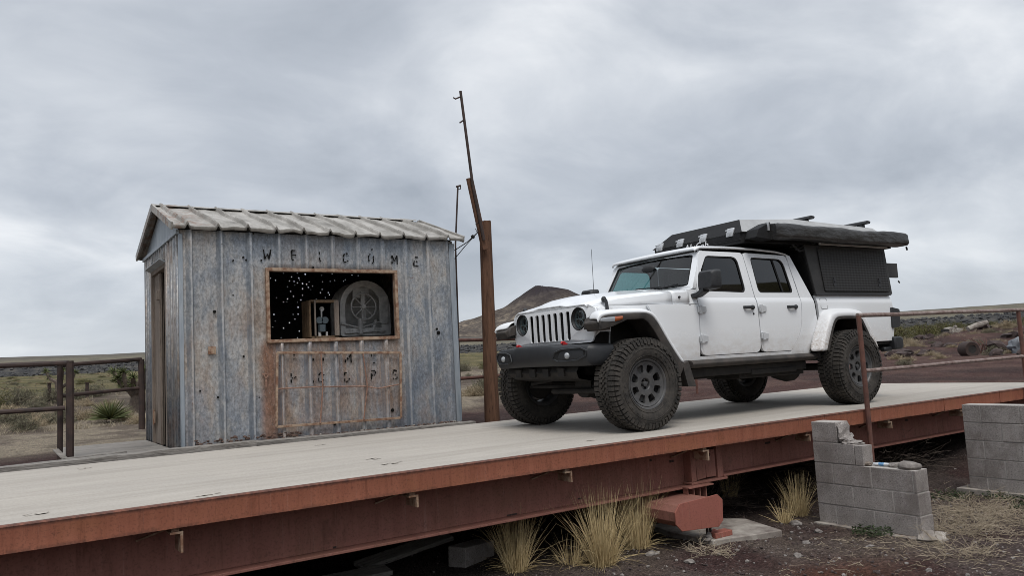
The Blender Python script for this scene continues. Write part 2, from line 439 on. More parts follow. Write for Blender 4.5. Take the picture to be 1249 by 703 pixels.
M['shellpanel'] = mk_shellpanel()
M['whitetext'] = NT('white_decal').done((.75,.75,.75), .5)
M['whitestrip'] = NT('pale_extrusion').done((.6,.58,.54), .5)
def mk_glass(name, tint, gl=.05):
    t = NT(name); n = t.n
    tr = n.new('ShaderNodeBsdfTransparent'); tr.inputs[0].default_value = (*tint, 1)
    g = n.new('ShaderNodeBsdfGlossy'); g.inputs['Roughness'].default_value = .02; g.inputs[0].default_value = (1,1,1,1)
    fr = n.new('ShaderNodeLayerWeight'); fr.inputs[0].default_value = .5
    k = t.math('ADD', t.math('MULTIPLY', t.math('POWER', fr.outputs[1], 4.), .9), gl, True)
    mx = n.new('ShaderNodeMixShader'); t.link(k, mx.inputs[0]); t.link(tr.outputs[0], mx.inputs[1]); t.link(g.outputs[0], mx.inputs[2])
    t.link(mx.outputs[0], t.out.inputs[0]); n.remove(t.b)
    return t.m
M['glass_dark'] = mk_glass('tinted_side_glass', (.03,.03,.032), .07)
M['glass_pass'] = mk_glass('green_tinted_glass', (.40,.60,.60), .05)
M['glass_wind'] = mk_glass('windshield_glass', (.66,.74,.74), .05)
M['headlamp'] = NT('headlamp_bowl').done((.30,.31,.33), .25, .3, .6)
M['hinge'] = NT('hinge_shaded_white').done((.50,.51,.52), .35, 0, .5)  # body white dimmed: the shade of the hinges' facing is in the colour
# plants
def mk_leaf(name, a, b, sc=3, tr=.0):
    t = NT(name)
    g = t.n.new('ShaderNodeNewGeometry')
    f = g.outputs['Random Per Island']
    c = t.ramp(f, [(.0, a), (1., b)])
    return t.done(c, .8, 0, .2)
M['straw'] = mk_leaf('dry_straw', (.34,.255,.125), (.70,.56,.32))
M['straw_dark'] = mk_leaf('shaded_dry_straw', (.26,.19,.095), (.52,.41,.22))
M['deadstem'] = mk_leaf('dead_pale_stem', (.17,.135,.095), (.36,.30,.22))
M['sage'] = mk_leaf('grey_sage_leaf', (.085,.08,.052), (.19,.175,.12))
M['olive'] = mk_leaf('olive_leaf', (.055,.058,.022), (.14,.125,.05))
M['tan'] = mk_leaf('tan_dry_leaf', (.20,.155,.10), (.40,.33,.225))
M['yucca'] = mk_leaf('yucca_blade', (.055,.075,.03), (.19,.20,.09))
M['weed'] = mk_leaf('low_green_weed', (.018,.03,.012), (.05,.065,.03))
M['twig'] = m_noise('grey_twig', (.06,.045,.035), (.13,.1,.08), 20, .9)
M['grassfield'] = mk_leaf('pale_desert_grass', (.20,.165,.11), (.42,.36,.26))
# ------------------------------------------------------------------ camera, sun, sky
CAM_Z = .7443
def mk_camera():
    f, pitch, roll, psi = 952.25, .0928, .0540, -.5859
    F = Vector((-math.sin(psi)*math.cos(pitch), math.cos(psi)*math.cos(pitch), math.sin(pitch)))
    R0 = Vector((math.cos(psi), math.sin(psi), 0)); U0 = R0.cross(F)
    R = R0*math.cos(roll) - U0*math.sin(roll); U = R0*math.sin(roll) + U0*math.cos(roll)
    cd = bpy.data.cameras.new('camera'); cd.sensor_width = 36; cd.lens = f/1249*36
    cd.clip_start = .05; cd.clip_end = 20000
    o = bpy.data.objects.new('camera', cd); C.objects.link(o)
    o.matrix_world = Matrix(((R.x, U.x, -F.x, 0),(R.y, U.y, -F.y, 0),(R.z, U.z, -F.z, CAM_Z),(0,0,0,1)))
    SC.camera = o
mk_camera()
SUN_EL, SUN_AZ = math.radians(58), math.radians(250)   # azimuth of the sun, from +X towards +Y
def mk_light():
    l = bpy.data.lights.new('sun', 'SUN'); l.energy = 1.5; l.angle = math.radians(28); l.color = (1., .965, .92)
    o = bpy.data.objects.new('sun', l); C.objects.link(o)
    d = Vector((math.cos(SUN_EL)*math.cos(SUN_AZ), math.cos(SUN_EL)*math.sin(SUN_AZ), math.sin(SUN_EL)))
    o.rotation_euler = d.to_track_quat('Z', 'Y').to_euler(); o.location = (0, 0, 30)
    w = bpy.data.worlds.new('World'); SC.world = w; w.use_nodes = True
    t = w.node_tree; n = t.nodes; bg = n['Background']; L = t.links.new
    sky = n.new('ShaderNodeTexSky'); sky.sky_type = 'NISHITA'; sky.sun_disc = False
    sky.sun_elevation = SUN_EL; sky.sun_rotation = PI/2 - SUN_AZ
    tc = n.new('ShaderNodeTexCoord'); sp = n.new('ShaderNodeSeparateXYZ'); L(tc.outputs['Generated'], sp.inputs[0])
    def mth(op, a, b=0., c=None, clamp=False):
        q = n.new('ShaderNodeMath'); q.operation = op; q.use_clamp = clamp
        for i, v in enumerate((a, b, c)):
            if v is None: continue
            if isinstance(v, bpy.types.NodeSocket): L(v, q.inputs[i])
            else: q.inputs[i].default_value = v
        return q.outputs[0]
    zz = mth('ADD', mth('MAXIMUM', sp.outputs[2], 0.), .30)
    # the cloud deck as a flat layer overhead: direction / height
    cb = n.new('ShaderNodeCombineXYZ')
    L(mth('DIVIDE', sp.outputs[0], zz), cb.inputs[0]); L(mth('DIVIDE', sp.outputs[1], zz), cb.inputs[1])
    def nz(scale, det, rough, loc, sc, rot=0., dist=0.):
        mp = n.new('ShaderNodeMapping'); mp.inputs['Location'].default_value = loc
        mp.inputs['Scale'].default_value = sc; mp.inputs['Rotation'].default_value = (0, 0, rot)
        L(cb.outputs[0], mp.inputs[0])
        q = n.new('ShaderNodeTexNoise'); q.inputs['Scale'].default_value = scale; q.inputs['Detail'].default_value = det
        q.inputs['Roughness'].default_value = rough; q.inputs['Distortion'].default_value = dist
        L(mp.outputs[0], q.inputs[0]); return q.outputs[0]
    big = nz(.85, 3, .5, (3.1, 1.7, 0), (1, 1, 1), .5, .3)
    mid = nz(2.1, 6, .52, (.4, 5.2, 0), (.85, 1.05, 1), 1.15, .6)
    fin = nz(5.5, 6, .58, (7.7, 2.3, 0), (.8, 1.1, 1), 1.15, .6)
    f = mth('ADD', mth('ADD', mth('MULTIPLY', big, .52), mth('MULTIPLY', mid, .44)), mth('MULTIPLY', fin, .10))
    rp = n.new('ShaderNodeValToRGB'); e = rp.color_ramp.elements
    stops = [(.39, (.275,.302,.343)), (.50, (.372,.40,.443)), (.59, (.485,.51,.545)), (.68, (.64,.655,.675))]
    while len(e) < len(stops): e.new(.5)
    for el, (p, c) in zip(e, stops): el.position = p; el.color = (*c, 1)
    L(f, rp.inputs[0])
    # thin bright haze low on the horizon, the brighter deck high overhead
    hz = n.new('ShaderNodeMapRange'); L(sp.outputs[2], hz.inputs[0])
    hz.inputs[1].default_value = .0; hz.inputs[2].default_value = .16; hz.inputs[3].default_value = .6; hz.inputs[4].default_value = 0.
    m1 = n.new('ShaderNodeMix'); m1.data_type = 'RGBA'; L(hz.outputs[0], m1.inputs[0]); L(rp.outputs[0], m1.inputs[6]); m1.inputs[7].default_value = (.50,.53,.57,1)
    up = n.new('ShaderNodeMapRange'); L(sp.outputs[2], up.inputs[0]); up.inputs[1].default_value = .5; up.inputs[2].default_value = .95
    up.inputs[3].default_value = 1.; up.inputs[4].default_value = 1.9
    m2 = n.new('ShaderNodeMix'); m2.data_type = 'RGBA'; m2.blend_type = 'MULTIPLY'; m2.inputs[0].default_value = 1.
    L(m1.outputs[2], m2.inputs[6]); L(up.outputs[0], m2.inputs[7])
    # clear sky shows faintly through the deck
    sc_ = n.new('ShaderNodeMix'); sc_.data_type = 'RGBA'; sc_.inputs[0].default_value = .06
    m10 = n.new('ShaderNodeMix'); m10.data_type = 'RGBA'; m10.blend_type = 'MULTIPLY'; m10.inputs[0].default_value = 1.
    L(m2.outputs[2], m10.inputs[6]); m10.inputs[7].default_value = (10, 10, 10, 1)
    L(m10.outputs[2], sc_.inputs[6]); L(sky.outputs[0], sc_.inputs[7])
    L(sc_.outputs[2], bg.inputs[0]); bg.inputs[1].default_value = .1
mk_light()
vs_ = SC.view_settings; vs_.view_transform = 'Standard'; vs_.look = 'None'; vs_.exposure = .50; vs_.gamma = 1; vs_.use_curve_mapping = False
SC.cycles.filter_width = .9
SC.render.engine = 'CYCLES'; SC.cycles.use_denoising = True
SC.cycles.max_bounces = 8; SC.cycles.transparent_max_bounces = 12
try: SC.cycles.denoiser = 'OPENIMAGEDENOISE'
except Exception: pass

# ------------------------------------------------------------------ terrain
_perm = np.random.RandomState(5).permutation(512)
_tab = np.random.RandomState(6).rand(512)
def vnoise(x, y, seed=0):
    xi = np.floor(x).astype(int); yi = np.floor(y).astype(int); u = x-xi; v = y-yi
    u = u*u*(3-2*u); v = v*v*(3-2*v)
    h = lambda a, b: _tab[(_perm[(a+seed*17) % 512]+b*7+seed) % 512]
    return (h(xi,yi)*(1-u)+h(xi+1,yi)*u)*(1-v)+(h(xi,yi+1)*(1-u)+h(xi+1,yi+1)*u)*v
def fbm(x, y, s, o=4, seed=0):
    r = 0; a = 1; t = 0
    for i in range(o):
        r = r + a*vnoise(x*s+i*13.7, y*s+i*7.3, seed+i); t += a; a *= .5; s *= 2.03
    return r/t
def sstep(a, b, x):
    t = np.clip((x-a)/(b-a), 0, 1); return t*t*(3-2*t)
FANG = math.atan2(math.cos(-.5859), -math.sin(-.5859))       # heading of the view
KD = [0, 12, 20, 30, 60, 100, 112, 135, 200, 320, 500, 900, 1300, 4000]
KZ = [-.12, -.1, .08, .28, .85, 1.8, 2.25, 3.5, 5.2, 8.8, 14.5, 28.5, 40, 36]
MOUNDS = [(34., 17.2, .35, 2.2), (29.5, 12.5, .2, 2.5), (38., 18.5, .35, 3.), (27., 17.5, .3, 2.2), (44., 17., .5, 4.), (36., 12.5, .4, 2.6)]
def ground_z(X, Y):
    X = np.asarray(X, float); Y = np.asarray(Y, float)
    D = np.hypot(X, Y); A = np.abs((np.arctan2(Y, X)-FANG+PI) % (2*PI)-PI)
    back = np.interp(D, KD, KZ) + (fbm(X, Y, .12, 4, 1)-.5)*np.clip((D-13)*.02, 0, .35) + (fbm(X, Y, .9, 3, 3)-.5)*.08*sstep(9, 16, D)
    back = back + (fbm(X, Y, .05, 4, 9)-.5)*np.clip((D-90)*.05, 0, 1.6)*sstep(150, 100, D) + (fbm(X, Y, .004, 4, 4)-.5)*np.clip((D-250)*.015, 0, 7)
    for mx, my, mh, mr in MOUNDS:
        q = ((X-mx)**2+(Y-my)**2)/mr**2
        back = back + mh*np.exp(-q)*(.7+.6*fbm(X, Y, .8, 3, 7))
    rear = np.interp(D, [0, 12, 30, 60, 110, 4000], [-1, -1, .4, 5.5, 11, 14])
    # unseen heap added behind the camera's right, shaped to darken side-window reflections
    rear = rear + 8.4*np.exp(-(((X-27)/11)**2+((Y+13)/8)**2)**1.6)
    back = back*(1-sstep(1.1, 1.7, A)) + rear*sstep(1.1, 1.7, A)
    low = -1.0 + (fbm(X, Y, .8, 4, 2)-.5)*.10 + (fbm(X, Y, 6, 2, 5)-.5)*.02
    low = low*(1-sstep(10, 16, D)) + np.where(A > 1.2, rear, back)*sstep(10, 16, D)
    s = np.maximum(sstep(7.5, 8.42, Y), sstep(13.0, 13.6, X)*sstep(4.0, 4.9, Y))
    s = np.where(D > 40, np.maximum(s, sstep(1.3, 1.0, A)), s)
    return low*(1-s)+back*s
def gz(x, y): return float(ground_z(np.array([x]), np.array([y]))[0])

def mk_ground():
    rad = list(np.arange(.5, 15, .11)); r = 15
    while r < 150: rad.append(r); r *= 1.022
    while r < 5000: rad.append(r); r *= 1.06
    ang = list(np.arange(-.78, .78, .0058)); a = .78
    while a < 2*PI-.78: ang.append(a); a += .06
    rad = np.array(rad); ang = np.array(ang)+FANG
    RR, AA = np.meshgrid(rad, ang, indexing='ij')
    X = RR*np.cos(AA); Y = RR*np.sin(AA); Z = ground_z(X, Y)
    nr, na = X.shape
    V = np.stack([X.ravel(), Y.ravel(), Z.ravel()], 1)
    V = np.vstack([V, [[0, 0, -1.]]])
    i, j = np.meshgrid(np.arange(nr-1), np.arange(na), indexing='ij'); j2 = (j+1) % na
    Q = np.stack([i*na+j, (i+1)*na+j, (i+1)*na+j2, i*na+j2], -1).reshape(-1, 4)
    faces = Q.tolist() + [[nr*na, jj, (jj+1) % na] for jj in range(na)]
    me = bpy.data.meshes.new('ground'); me.from_pydata(V.tolist(), [], faces)
    # soil kinds: their own colours, plus shade painted in under the deck
    D = RR; T = (AA-FANG)          # + left, - right
    cl = lambda r, g, b: np.array([r, g, b])
    n1 = fbm(X, Y, .25, 5, 21); n2 = fbm(X, Y, 1.6, 4, 22); n3 = fbm(X, Y, .035, 4, 23)
    def mixc(c, k, col): return c*(1-k[..., None])+col*k[..., None]
    c = np.ones(X.shape+(3,))*cl(.058, .034, .031)
    c = mixc(c, sstep(.48, .66, n2)*.7, cl(.10, .078, .07))
    c = mixc(c, sstep(.52, .7, fbm(X, Y, .7, 4, 29))*.55, cl(.14, .115, .092))
    redp = np.exp(-(((X-5.25)/.75)**2+((Y-3.75)/.38)**2)*1.2)*sstep(.3, .6, n2+.15)
    c = mixc(c, np.clip(redp*1.3, 0, 1), cl(.085, .04, .028))
    c = mixc(c, sstep(5.0, 5.6, Y)*sstep(8.6, 8.2, Y)*.7*(D < 16), cl(.03, .024, .021))  # soil darkened beneath the deck, its shade put into the colour
    behind = np.maximum(sstep(7.9, 8.5, Y), sstep(12.9, 13.3, X)); behind = np.where(D > 16, 1, behind)
    red = np.ones(c.shape)*cl(.080, .043, .037); red = mixc(red, sstep(.4, .62, n2)*.7, cl(.125, .078, .064)); red = mixc(red, sstep(.5, .62, fbm(X, Y, .5, 3, 31))*.7, cl(.045, .029, .027))
    tan = np.ones(c.shape)*cl(.15, .12, .095); tan = mixc(tan, sstep(.42, .6, n2)*.85, cl(.28, .235, .175)); tan = mixc(tan, sstep(.5, .62, n1)*.8, cl(.085, .065, .052))
    oliv = np.ones(c.shape)*cl(.12, .105, .045); oliv = mixc(oliv, sstep(.45, .55, n1)*.7, cl(.19, .155, .085)); oliv = mixc(oliv, sstep(.46, .58, n2)*.7, cl(.07, .068, .038))
    lava = np.ones(c.shape)*cl(.040, .039, .040); lava = mixc(lava, sstep(.45, .65, n2)*.8, cl(.11, .10, .085))
    far = np.ones(c.shape)*cl(.145, .128, .092); far = mixc(far, sstep(.42, .6, n1)*.8, cl(.095, .088, .068))
    rdg = np.ones(c.shape)*cl(.075, .068, .06); rdg = mixc(rdg, sstep(.45, .6, n3)*.6, cl(.12, .105, .085))
    tr = np.clip((.55-T)/1.1, 0, 1)                      # 0 left .. 1 right
    d0 = np.interp(tr, [0, .3, .5, .7, 1], [12.6, 13.5, 15.5, 34, 46])*(.8+.4*n1)
    d1 = np.interp(tr, [0, .4, .7, 1], [29, 42, 50, 58])*(.85+.3*n1)
    d2 = 103*(.9+.2*n1); d3 = 168*(.85+.3*n3)
    b = red
    k = lambda dd, w: sstep(dd*(1-w), dd*(1+w), D)
    b = mixc(b, k(d0, .08), 0)+tan*k(d0, .08)[..., None]
    b = mixc(b, k(d1, .1), 0)+oliv*k(d1, .1)[..., None]
    b = mixc(b, k(d2, .04), 0)+lava*k(d2, .04)[..., None]
    b = mixc(b, k(d3, .08), 0)+far*k(d3, .08)[..., None]
    b = mixc(b, sstep(420, 800, D), 0)+rdg*sstep(420, 800, D)[..., None]
    c = mixc(c, behind, 0)+b*behind[..., None]
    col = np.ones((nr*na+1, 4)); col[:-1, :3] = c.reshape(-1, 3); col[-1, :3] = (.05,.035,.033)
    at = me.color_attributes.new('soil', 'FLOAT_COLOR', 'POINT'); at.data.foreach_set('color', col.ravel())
    me.polygons.foreach_set('use_smooth', [True]*len(me.polygons))
    t = NT('desert_soil')
    vc = t.n.new('ShaderNodeVertexColor'); vc.layer_name = 'soil'
    g = t.noise(38, 5, .75); p = t.voro(60); p2 = t.noise(7, 5, .7)
    cc = t.mix(1., vc.outputs[0], t.ramp(g, [(.28, .35), (.5, 1.), (.72, 2.1)]), 'MULTIPLY')
    cc = t.mix(1., cc, t.ramp(p2, [(.3, .7), (.7, 1.3)]), 'MULTIPLY')
    x, y, z = t.sep()
    near = t.maprange(t.n.new('ShaderNodeCameraData').outputs['View Distance'], 14, 9, 0, 1) if False else t.maprange(z, -.5, -.8, 0, 1)
    peb = t.math('MULTIPLY', t.ramp(t.voro(30), [(.16, 1.), (.24, 0.)]), t.ramp(t.noise(1.7, 4, .7), [(.45, 0.), (.6, 1.)]))
    cc = t.mix(t.math('MULTIPLY', t.math('MULTIPLY', peb, near), .8), cc, (.27,.225,.21))
    h = t.math('ADD', t.math('MULTIPLY', g, 1.), t.math('MULTIPLY', p, 1.2))
    t.bump(h, .9, .03)
    me.materials.append(t.done(cc, .95, 0, .12))
    o = bpy.data.objects.new('ground', me); C.objects.link(o); tag(o, None, None, None, 'structure')
mk_ground()

def mk_cone():
    D0, A0 = 1500., -math.atan((663-624.5)/952.25)
    cx, cy = D0*math.cos(FANG+A0), D0*math.sin(FANG+A0)
    mb = MB(); nr, na = 60, 260; vs = []
    side = Vector((math.sin(FANG+A0), -math.cos(FANG+A0)))    # towards the right of the view
    for i in range(nr+1):
        for j in range(na):
            a = 2*PI*j/na; q = i/nr; r = 430*q**1.1
            lr = math.cos(a)                       # + right
            hl_ = np.interp(r, [0, 14, 47, 80, 145, 220, 430], [92, 96, 74, 56, 32, 14, -14])
            hr_ = np.interp(r, [0, 14, 52, 90, 160, 250, 430], [92, 92, 82, 62, 34, 12, -14])
            h = lerp(hl_, hr_, .5+.5*math.sin(max(-1, min(1, lr*1.3))*PI/2))
            h += (mnoise.noise(Vector((r*.02*math.cos(a*1)+3, r*.02*math.sin(a)+3, .7)))*6 + mnoise.noise(Vector((math.cos(a)*6, math.sin(a)*6, r*.01)))*4.0 + mnoise.noise(Vector((math.cos(a)*17, math.sin(a)*17, r*.012)))*3.2)*min(1, r/60)
            x = cx+r*(side.x*math.cos(a)+math.cos(FANG+A0)*math.sin(a)); y = cy+r*(side.y*math.cos(a)+math.sin(FANG+A0)*math.sin(a))
            vs.append((x, y, 46+h))
    fs = [[i*na+j, i*na+(j+1) % na, (i+1)*na+(j+1) % na, (i+1)*na+j] for i in range(nr) for j in range(na)]
    mb.add(vs, fs)
    t = NT('cinder_cone_soil')
    x, y, z = t.sep()
    f = t.noise(.02, 6, .65); g = t.noise(.16, 5, .7)
    hi = t.maprange(t.math('ADD', z, t.math('MULTIPLY', f, 70)), 135, 165, 0, 1)
    lowc = t.ramp(t.noise(.035, 6, .7), [(.4, (.062,.052,.047)), (.6, (.115,.096,.08))])
    c = t.mix(hi, lowc, (.036,.030,.033))
    c = t.mix(t.ramp(g, [(.45, 0.), (.62, .6)]), c, (.04,.033,.03))
    tan_soil = t.math('MULTIPLY', t.ramp(t.noise(.05, 5, .7), [(.5, 0.), (.62, 1.)]), t.maprange(z, 110, 70, 0, 1))  # tan soil patches low on the slopes
    c = t.mix(t.math('MULTIPLY', tan_soil, .6), c, (.27,.22,.165))
    o = mb.build('cinder_cone_hill', t.done(c, 1, 0, .1), smooth=180)
    tag(o, None, None, None, 'structure')
    # low dark ridge on the right horizon
    mb = MB(); secs = []
    for k in range(61):
        a = FANG - .33 - .62*k/60; d = 2100
        h = 48+8*math.sin(k*.11+.6)+3*mnoise.noise(Vector((k*.35, 0, 0)))
        h *= min(1, .55+k*.06)
        secs.append([(d*.86*math.cos(a), d*.86*math.sin(a), 30), (d*.97*math.cos(a), d*.97*math.sin(a), 10+h*.85), (d*math.cos(a), d*math.sin(a), 10+h), (d*1.2*math.cos(a), d*1.2*math.sin(a), 20)])
    mb.loft(secs)
    o = mb.build('distant_ridge', m_noise('ridge_soil', (.05,.05,.05), (.095,.085,.075), .02, 1, 0, 0), smooth=180)
    tag(o, None, None, None, 'structure')
mk_cone()

# ------------------------------------------------------------------ plants
def blade(mb, p, d, L, w, droop, n=3, mi=0):
    """thin curved grass blade"""
    d = Vector(d).normalized(); s = d.cross(Vector((0,0,1)))
    if s.length < .05: s = Vector((1,0,0))
    s.normalize(); s = (s*math.cos(1.) + d.cross(s)*random.uniform(-1,1)).normalized()
    p = Vector(p); vs = []; fs = []
    for i in range(n+1):
        t = i/n; ww = w*(1-t)*.5+.0004
        vs += [tuple(p-s*ww), tuple(p+s*ww)]
        d2 = (d+Vector((d.x*droop*1.4, d.y*droop*1.4, -droop))*t).normalized(); p = p+d2*(L/n)
    for i in range(n): fs.append([2*i, 2*i+1, 2*i+3, 2*i+2])
    mb.add(vs, fs, mi)
def make_tuft(H, R, n, spread, mat, name='grass_tuft'):
    mb = MB()
    for i in range(n//4):     # bent and broken dead leaves round the foot
        a = random.uniform(0, 2*PI); lean = random.uniform(.6, 1.5)
        blade(mb, (R*math.cos(a)*random.random(), R*math.sin(a)*random.random(), -.01), (math.cos(a+random.gauss(0,.7))*math.sin(lean), math.sin(a+random.gauss(0,.7))*math.sin(lean), math.cos(lean)), H*random.uniform(.25, .75), .0035, random.uniform(.5, 1.3), 5, 1)
    for i in range(n):
        a = random.uniform(0, 2*PI); r = R*math.sqrt(random.random()); lean = abs(random.gauss(0, spread))
        b = a+random.gauss(0, .5)
        d = (math.cos(b)*math.sin(lean), math.sin(b)*math.sin(lean), math.cos(lean))
        blade(mb, (r*math.cos(a), r*math.sin(a), -.02), d, H*random.uniform(.35, 1.15), random.uniform(.0028, .005), abs(random.gauss(.1, .4)), 5)
    return mb.build(name, [M['straw'], M['straw_dark']], smooth=0, recalc=False)
tufts = [
    ((3.62, 5.62), .56, .09, 460, .24, 'large straw-coloured grass tuft cut by the bottom of the photo, leftmost under the girder'),
    ((4.24, 5.24), .62, .10, 560, .25, 'largest straw-coloured grass tuft, in the middle of the three under the girder'),
    ((4.80, 5.42), .60, .09, 460, .22, 'tall straw-coloured grass tuft just left of the red octagonal end plate'),
    ((6.98, 5.36), .44, .08, 300, .26, 'golden grass tuft hard against the left end of the stepped block wall'),
    ((6.60, 5.24), .26, .05, 140, .34, 'small golden grass tuft between the pale slab and the stepped block wall'),
    ((7.35, 6.6), .40, .08, 120, .28, 'thin shaded grass tuft under the girder behind the stepped block wall'),
    ((4.05, 5.45), .30, .10, 120, .62, 'sprawling low grass tuft with bent blades behind the largest straw tuft'),
]
for (x, y), H, R, n, sp, lab in tufts:
    o = make_tuft(H, R, n, sp, None); o.location = (x, y, gz(x, y)); tag(o, lab, 'grass tuft', 'straw grass tufts by the girder')

def stems_weed(name, mat, x, y, R, n, L, lab, cat='dead weed', up=.35):
    mb = MB()
    for i in range(n):
        a = random.uniform(0, 2*PI); r = R*math.sqrt(random.random())*.6
        p = Vector((r*math.cos(a), r*math.sin(a), 0)); d = Vector((math.cos(a+random.gauss(0,.8)), math.sin(a+random.gauss(0,.8)), random.uniform(.1, 1.2)*up*2)).normalized()
        pts = [p]
        for k in range(5):
            d = (d+Vector((random.gauss(0,.28), random.gauss(0,.28), random.gauss(-.08,.2)))).normalized()
            q = pts[-1]+d*L/5; q.z = max(q.z, .004); pts.append(q)
        mb.tube(pts, [.0028, .0026, .0024, .002, .0016, .001], 3, 0, False)
        for k in range(4):
            p0 = pts[random.randint(2, 5)]
            mb.tube([p0, p0+Vector((random.gauss(0,.05), random.gauss(0,.05), random.uniform(0,.06)))], [.0018, .0008], 3, 0, False)
    o = mb.build(name, M[mat], smooth=0, recalc=False); o.location = (x, y, gz(x, y)); tag(o, lab, cat)
    return o
stems_weed('dead_weed', 'deadstem', 7.35, 3.9, .42, 80, .26, 'sprawling pale dead weed in front of the stepped block wall, by its right foot')
stems_weed('dead_weed', 'deadstem', 8.15, 4.15, .42, 90, .27, 'bushiest pale dead weed on the ground between the two block walls')
stems_weed('dead_weed', 'deadstem', 8.0, 3.55, .42, 55, .24, 'pale dead weed low at the right edge of the photo, before the taller wall')
stems_weed('dead_weed', 'deadstem', 6.55, 3.55, .4, 50, .22, 'pale dead weed on the dark cinders, nearest the bottom edge of the photo')
stems_weed('dead_weed', 'deadstem', 5.05, 4.82, .16, 34, .17, 'small pale dead weed on the cinders in front of the pale slab')
stems_weed('dead_brush', 'twig', 9.3, 6.2, .8, 220, .8, 'tangled dry brush in the shade under the girder beside the taller block wall', 'dry brush', .5)
stems_weed('dead_brush', 'twig', 8.3, 5.7, .5, 110, .6, 'tangled dry brush in the shade behind the stepped block wall', 'dry brush', .45)
stems_weed('dead_brush', 'twig', 6.6, 6.5, .6, 120, .6, 'tangled dry brush in the dark under the girder behind the pale slab', 'dry brush', .45)
for x, y, R, lab in ((8.75, 4.72, .26, 'low green weed patch at the foot of the girder between the walls'), (9.0, 4.25, .22, 'low green weed patch beside the left foot of the taller block wall'), (8.62, 3.75, .28, 'low green weed patch under the middle of the taller block wall'), (6.72, 4.35, .18, 'low green weed patch against the face of the stepped block wall')):
    mb = MB()
    for i in range(420):
        a = random.uniform(0, 2*PI); r = R*math.sqrt(random.random()); p = Vector((r*math.cos(a)*1.3, r*math.sin(a), random.uniform(0, .05)))
        d = Vector((random.gauss(0,1), random.gauss(0,1), random.uniform(.2, 1))).normalized()
        blade(mb, p, d, random.uniform(.02, .05), random.uniform(.008, .016), .4, 2)
    o = mb.build('weed_patch', M['weed'], smooth=0, recalc=False); o.location = (x, y, gz(x, y)); tag(o, lab, 'weed', 'green weed patches')

def make_shrub(name, mats, R, H, n, leaf, elong=2.2, hollow=.55, up=.4, twigs=18):
    """foliage of many small leaves over a clumpy dome, on twigs"""
    mb = MB(); o = Vector((random.random()*50, random.random()*50, 0))
    for i in range(n):
        a = random.uniform(0, 2*PI); ph = math.acos(random.uniform(.02, 1))
        d = Vector((math.cos(a)*math.sin(ph), math.sin(a)*math.sin(ph), math.cos(ph)))
        k = .72+.55*mnoise.noise(d*2.1+o)+.2*mnoise.noise(d*5+o)
        q = random.uniform(hollow, 1)*k
        p = Vector((d.x*R*q, d.y*R*q, d.z*H*q))
        ld = (d*up+Vector((random.gauss(0,.6), random.gauss(0,.6), random.gauss(.25,.5)))).normalized()
        L = leaf*random.uniform(.6, 1.4)*elong; w = leaf*random.uniform(.6, 1.3)
        s = ld.cross(Vector((random.gauss(0,1), random.gauss(0,1), random.gauss(0,1)))).normalized()*w*.5
        mb.add([p-s*.5, p+s*.5, p+s*.6+ld*L*.6, p+ld*L, p-s*.6+ld*L*.6], [[0,1,2,3,4]], 0)
    for i in range(twigs):
        a = random.uniform(0, 2*PI); ph = random.uniform(.1, 1.2)
        d = Vector((math.cos(a)*math.sin(ph), math.sin(a)*math.sin(ph), math.cos(ph)))
        mb.tube([Vector((0,0,-.03)), Vector((d.x*R*.35, d.y*R*.35, d.z*H*.45)), Vector((d.x*R*.8, d.y*R*.8, d.z*H*.8))], [R*.02, R*.014, R*.006], 4, 1, False)
    return mb.build(name, mats, smooth=0, recalc=False)
protos = {
  'sage': [make_shrub('desert_shrub', [M['sage'], M['twig']], .42, .42, 1700, .017) for k in range(3)],
  'olive': [make_shrub('desert_shrub', [M['olive'], M['twig']], .55, .5, 2200, .019) for k in range(3)],
  'tan': [make_shrub('bunch_grass', [M['tan'], M['twig']], .34, .25, 1500, .008, 8, .2, .9, 4) for k in range(3)],
}
LAB = {'sage': 'grey-green rounded desert shrub growing in the scrub behind the platform',
       'olive': 'olive-green leafy desert bush growing in the scrub behind the platform',
       'tan': 'pale straw bunch grass growing in the scrub behind the platform'}
GRP = {'sage': 'grey-green scrub shrubs', 'olive': 'olive-green scrub bushes', 'tan': 'pale bunch grass clumps'}
used = set()
def place_shrub(kind, x, y, s, lab=None, sz=1.):
    k = random.randrange(3); p = protos[kind][k]
    if (kind, k) in used: o = p.copy(); C.objects.link(o)
    else: o = p; used.add((kind, k))
    o.location = (x, y, gz(x, y)-.02*s); o.scale = (s, s, s*sz); o.rotation_euler = (0, 0, random.uniform(0, 6.28))
    tag(o, lab or LAB[kind], 'bush' if kind == 'olive' else 'shrub' if kind == 'sage' else 'grass clump', GRP[kind])
    return o
def polar(px, D):
    a = FANG-math.atan((px-624.5)/952.25); r = D/math.cos(a-FANG)
    return r*math.cos(a), r*math.sin(a)
# shrubs of the left field and round the shed, of the gap by the pole, and of the right field
for i in range(58):
    D = 13.6+14*random.random()**1.2; px = random.uniform(-60, 215)
    if 100 < px < 185 and D < 17.5: px -= 110
    x, y = polar(px, D)
    place_shrub('tan' if random.random() < .72 else 'sage', x, y, random.uniform(.5, 1.1), None, random.uniform(.75, 1.05))
for i in range(50):
    D = random.uniform(30, 85); px = random.uniform(-60, 225); x, y = polar(px, D); place_shrub('tan', x, y, random.uniform(.35, .8)*(.7+D/90), None, .7)
for px, D, k, s in ((18, 21, 'sage', 1.6), (-20, 20, 'olive', 1.4), (60, 22, 'sage', 1.3), (85, 23.5, 'sage', 1.2), (8, 17.5, 'tan', 1.5), (40, 15.6, 'tan', 1.3), (110, 25, 'sage', 1.4), (150, 15, 'tan', 1.), (165, 14, 'tan', .8), (38, 14.2, 'tan', 1.), (100, 15.8, 'tan', 1.2)):
    x, y = polar(px, D); place_shrub(k, x, y, s)
